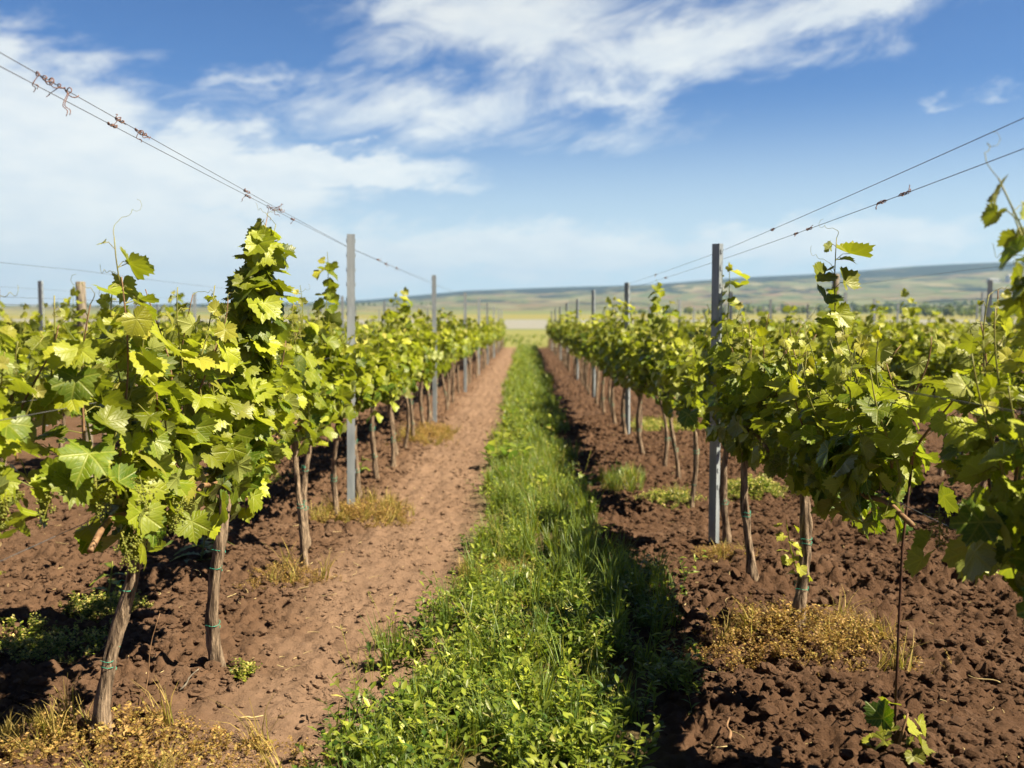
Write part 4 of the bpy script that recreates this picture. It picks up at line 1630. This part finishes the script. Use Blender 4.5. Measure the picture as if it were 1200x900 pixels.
patch(30, 768, 0.34, 0.20, 260, 'dark green weed mat in shade at the left edge', 'weed', green_t, s=(0.7, 1.2))
patch(275, 800, 0.045, 0.045, 16, 'tiny green sprout beside the second left trunk', 'weed', green_t, s=(0.8, 1.2))
patch(150, 570, 0.5, 0.35, 150, 'green weeds on soil beyond the left row trunks', 'weed', green_t, s=(0.9, 1.6), xy=(-2.35, 8.2))
patch(790, 805, 0.10, 0.10, 26, 'dark leafy sprigs at the right edge of the grass strip', 'weed', broad, s=(0.7, 1.1))
patch(20, 890, 0.16, 0.10, 12, 'thin dry brown stalks in the lower left corner', 'gold', straw_t, s=(0.6, 0.9))


def lobed_weed(px, py, h, n, L, label):
    """upright weed with long wavy-lobed leaves (sow thistle like)"""
    x, y = at(px, py)
    rng = np.random.RandomState(int(px + py))
    root = empty('leafy_weed', (x, y, gz(x, y)))
    s = np.linspace(0, 1, 7)
    pth = np.stack([0.04 * s, 0.02 * np.sin(s * 3), -0.02 + h * s], axis=-1)
    mb = MB()
    mb.add(*tube(pth, np.linspace(0.006, 0.003, 7), 6))
    link('stem', mb.me('stem', M['stem']), root)
    mb = MB()
    for k in range(n):
        f = k / n
        p = pth[int(f * 6)]
        a = k * 2.4 + rng.uniform(-0.3, 0.3)
        d = np.array([cos(a), sin(a), rng.uniform(0.3, 1.0)])
        sx2, dy2, uz2 = frame(d, np.array([0, 0, 1.0]))
        ll = L * rng.uniform(0.7, 1.1) * (1.1 - 0.5 * f)
        m_ = 14
        tt = np.linspace(0, 1, m_)
        wv = ll * 0.17 * np.sin(np.clip(tt, 0, 1) ** 0.7 * pi) * (1 + 0.38 * np.where(np.arange(m_) % 2 == 0, 1, -1)) + 0.002
        z = -0.75 * ll * tt ** 2.2
        V = []
        for i in range(m_):
            V += [(-wv[i], ll * tt[i], z[i] + 0.25 * wv[i]), (0, ll * tt[i], z[i]), (wv[i], ll * tt[i], z[i] + 0.25 * wv[i])]
        V = np.array(V)
        Q = []
        for i in range(m_ - 1):
            b = i * 3
            Q += [(b, b + 1, b + 4, b + 3), (b + 1, b + 2, b + 5, b + 4)]
        mb.add(V[:, :1] * sx2 + V[:, 1:2] * dy2 + V[:, 2:] * uz2 + p, None, Q, (rng.uniform(0.3, 0.8), 0, rng.rand()))
    link('foliage', mb.me('foliage', M['weed'], True, True), root)
    tag(root, label, 'weed', 'tall leafy weeds')


lobed_weed(228, 652, 0.26, 15, 0.19, 'tall dark green lobed weed on soil between the two nearest left trunks')
lobed_weed(112, 712, 0.22, 10, 0.14, 'pale green lobed weed standing left of the nearest leaning trunk')
lobed_weed(418, 560, 0.2, 9, 0.14, 'small lobed weed just behind the foot of first left post')

# bits of straw, bark and dead leaf lying about
rng = np.random.RandomState(123)
n = 900
Y = 2.6 * (13 / 2.6) ** rng.rand(n)
X = rng.uniform(-3.2, 3.4, n)
k = (strip_mask(X) < 0.3) & (np.abs(VPX + FPX * X / Y - 600) < 680)
X, Y = X[k], Y[k]
Z = ground_h(X, Y)
mb = MB()
for i in range(len(X)):
    a = rng.uniform(0, 6.28)
    L_ = rng.choice([0.012, 0.02, 0.03, 0.06]) * rng.uniform(0.7, 1.3)
    s = np.linspace(-0.5, 0.5, 4)
    bend = rng.uniform(-0.25, 0.25) * L_
    P = np.stack([X[i] + cos(a) * L_ * s - sin(a) * bend * (s * s * 4), Y[i] + sin(a) * L_ * s + cos(a) * bend * (s * s * 4), Z[i] + 0.008 + rng.uniform(0, 0.3) * L_ * (s + 0.5)], axis=-1)
    mb.add(*tube(P, rng.uniform(0.0008, 0.0022), 4, False))
tag(link('straw_litter', mb.me('straw_litter', M['straw'])), 'tiny bits of straw and bark scattered on the brown soil', 'litter', None, 'stuff')

# dry twigs and stalks
TG = 'dry twigs on the soil'


def twig(px, py, vec, r, label, mat='straw', name='dry_twig'):
    x, y = at(px, py)
    rng = np.random.RandomState(int(px))
    s = np.linspace(0, 1, 9)
    P = s[:, None] * np.array(vec)[None] + 0.006 * np.sin(s * 7)[:, None] * np.array([[1, 0.5, 0.3]])
    P[:, 2] += 0.012
    mb = MB()
    mb.add(*tube(P, np.linspace(r, r * 0.5, 9), 6))
    o = link(name, mb.me(name, M[mat]), None, (x, y, gz(x, y)))
    tag(o, label, 'twig', TG)


twig(153, 842, (0.045, 0.06, 0.30), 0.0022, 'thin upright dry stalk right of the nearest leaning trunk', 'cane')
twig(860, 885, (0.03, 0.16, 0.0), 0.006, 'short woody twig lying on soil at bottom right of grass', 'cane')
twig(1022, 712, (0.03, 0.14, 0.015), 0.005, 'pale split twig lying right of the weed mound', 'straw')
twig(1180, 800, (-0.09, 0.07, 0.0), 0.003, 'thin pale straw lying near the right edge', 'straw')
twig(272, 848, (0.07, 0.02, 0.0), 0.004, 'small pale stick lying on soil below the second left trunk', 'straw')
twig(440, 800, (0.03, 0.10, 0.0), 0.003, 'thin straw lying on the trodden track', 'straw')
twig(200, 815, (0.05, 0.05, 0.06), 0.004, 'curled grey root sticking up behind the dry stalk', 'wood')


# ------------------------------------------------------------------ far trees and buildings
def tree_clump(rng, h, w):
    mb = MB()
    n = 110
    c = rng.normal(size=(n, 3))
    c /= np.linalg.norm(c, axis=1)[:, None]
    rr = rng.uniform(0.45, 1.0, n)
    P = np.stack([c[:, 0] * w * rr, c[:, 1] * w * rr, h * 0.58 + c[:, 2] * h * 0.40 * rr], axis=-1)
    S = rng.uniform(0.12, 0.24, n) * h * 0.9
    N = c + rng.normal(size=(n, 3)) * 0.4
    T_ = rng.normal(size=(n, 3))
    C = np.stack([rng.beta(1, 3, n) * 0.5, np.zeros(n), rng.uniform(0, 0.45, n)], axis=-1)
    place_leaves(mb, 'low', (P, N, T_, S, C), rng)
    v_, t_, q_ = tube(np.array([(0, 0, -0.5), (0, 0, h * 0.35), (0, 0, h * 0.6)]), [w * 0.09, w * 0.07, w * 0.03], 6, False)
    mb.add(v_, t_, q_, (0, 0.5, 0))
    return mb.arrays()


rng = np.random.RandomState(44)
tc_ = [tree_clump(rng, rng.uniform(5, 9), rng.uniform(2.5, 5)) for _ in range(6)]
tm = MB()
for (x0, x1, d0, d1, n) in ((-900, -120, 900, 1300, 160), (60, 520, 620, 720, 210), (180, 420, 470, 500, 90), (220, 760, 1000, 1150, 240)):
    X = rng.uniform(x0, x1, n)
    Y = d0 + (d1 - d0) * (X - x0) / (x1 - x0) + rng.normal(0, 8, n)
    scatter(tm, tc_, X, Y, rng.uniform(0.35, 0.8, n) * (1 if d0 < 1300 else 1.5), rng, 0.0)
tag(link('distant_trees', tm.me('distant_trees', M['weed'], True, True)), 'dark far hedges and tree lines between the fields', 'trees', None, 'stuff')


def farm(px, py, w, dp, h, label, windows=4):
    """long low building: found on the slope where the terrain meets the line of sight"""
    az = (px - VPX) / FPX
    best = None
    for d in np.linspace(500, 2400, 600):
        z = gz(az * d, d)
        e = abs(CAM_H + (VPY - py) / FPX * d - z)
        if best is None or e < best[0]:
            best = (e, d, z)
    _, d, z = best
    root = empty('farm_building', (az * d, d, z - 0.3), R(8))
    v_, q_ = box(-w / 2, w / 2, -dp / 2, dp / 2, -1.5, h)
    link('wall', mesh('wall', v_, None, q_, M['plaster'], None, None, False), root)
    V = np.array([(-w / 2 - .4, -dp / 2 - .4, h + .003), (w / 2 + .4, -dp / 2 - .4, h + .003), (w / 2 + .4, dp / 2 + .4, h + .003), (-w / 2 - .4, dp / 2 + .4, h + .003),
                  (-w / 2 - .4, 0, h + dp * 0.22), (w / 2 + .4, 0, h + dp * 0.22)])
    link('roof', mesh('roof', V, [(0, 4, 3), (1, 2, 5)], [(0, 1, 5, 4), (2, 3, 4, 5), (0, 3, 2, 1)], M['roof'], None, None, False), root)
    for k in range(windows):
        x = -w / 2 + w * (k + 0.5) / windows
        v_, q_ = box(x - 1.0, x + 1.0, -dp / 2 - 0.06, -dp / 2 - 0.003, h * 0.35, h * 0.8)
        link('window', mesh('window', v_, None, q_, M['pane'], None, None, False), root)
    tag(root, label, 'building', 'far farm buildings')
    return d


farm(1158, 332, 16, 10, 5.0, 'long low white building on far slope, left of the taller one', 3)
farm(1180, 331, 17, 12, 9.0, 'taller white building on far slope near the right edge', 4)

# ------------------------------------------------------------------ air
hz = bpy.data.materials.new('haze')
hz.use_nodes = True
t = NT(hz.node_tree)
for nd in list(t.n):
    t.n.remove(nd)
out = t.new('ShaderNodeOutputMaterial')
pv = t.new('ShaderNodeVolumePrincipled')
pv.inputs['Color'].default_value = (0.36, 0.60, 1.0, 1)
pv.inputs['Density'].default_value = 0.00021
pv.inputs['Anisotropy'].default_value = 0.1
t.l.new(pv.outputs[0], out.inputs['Volume'])
v_, q_ = box(-3800, 3800, -60, 4950, -45, 260)
q_ = [f[::1] for f in q_]
o = link('haze', mesh('haze', v_, None, q_, hz, None, None, False))
tag(o, 'thin blue air between the vineyard and the far hills', 'haze', None, 'stuff')
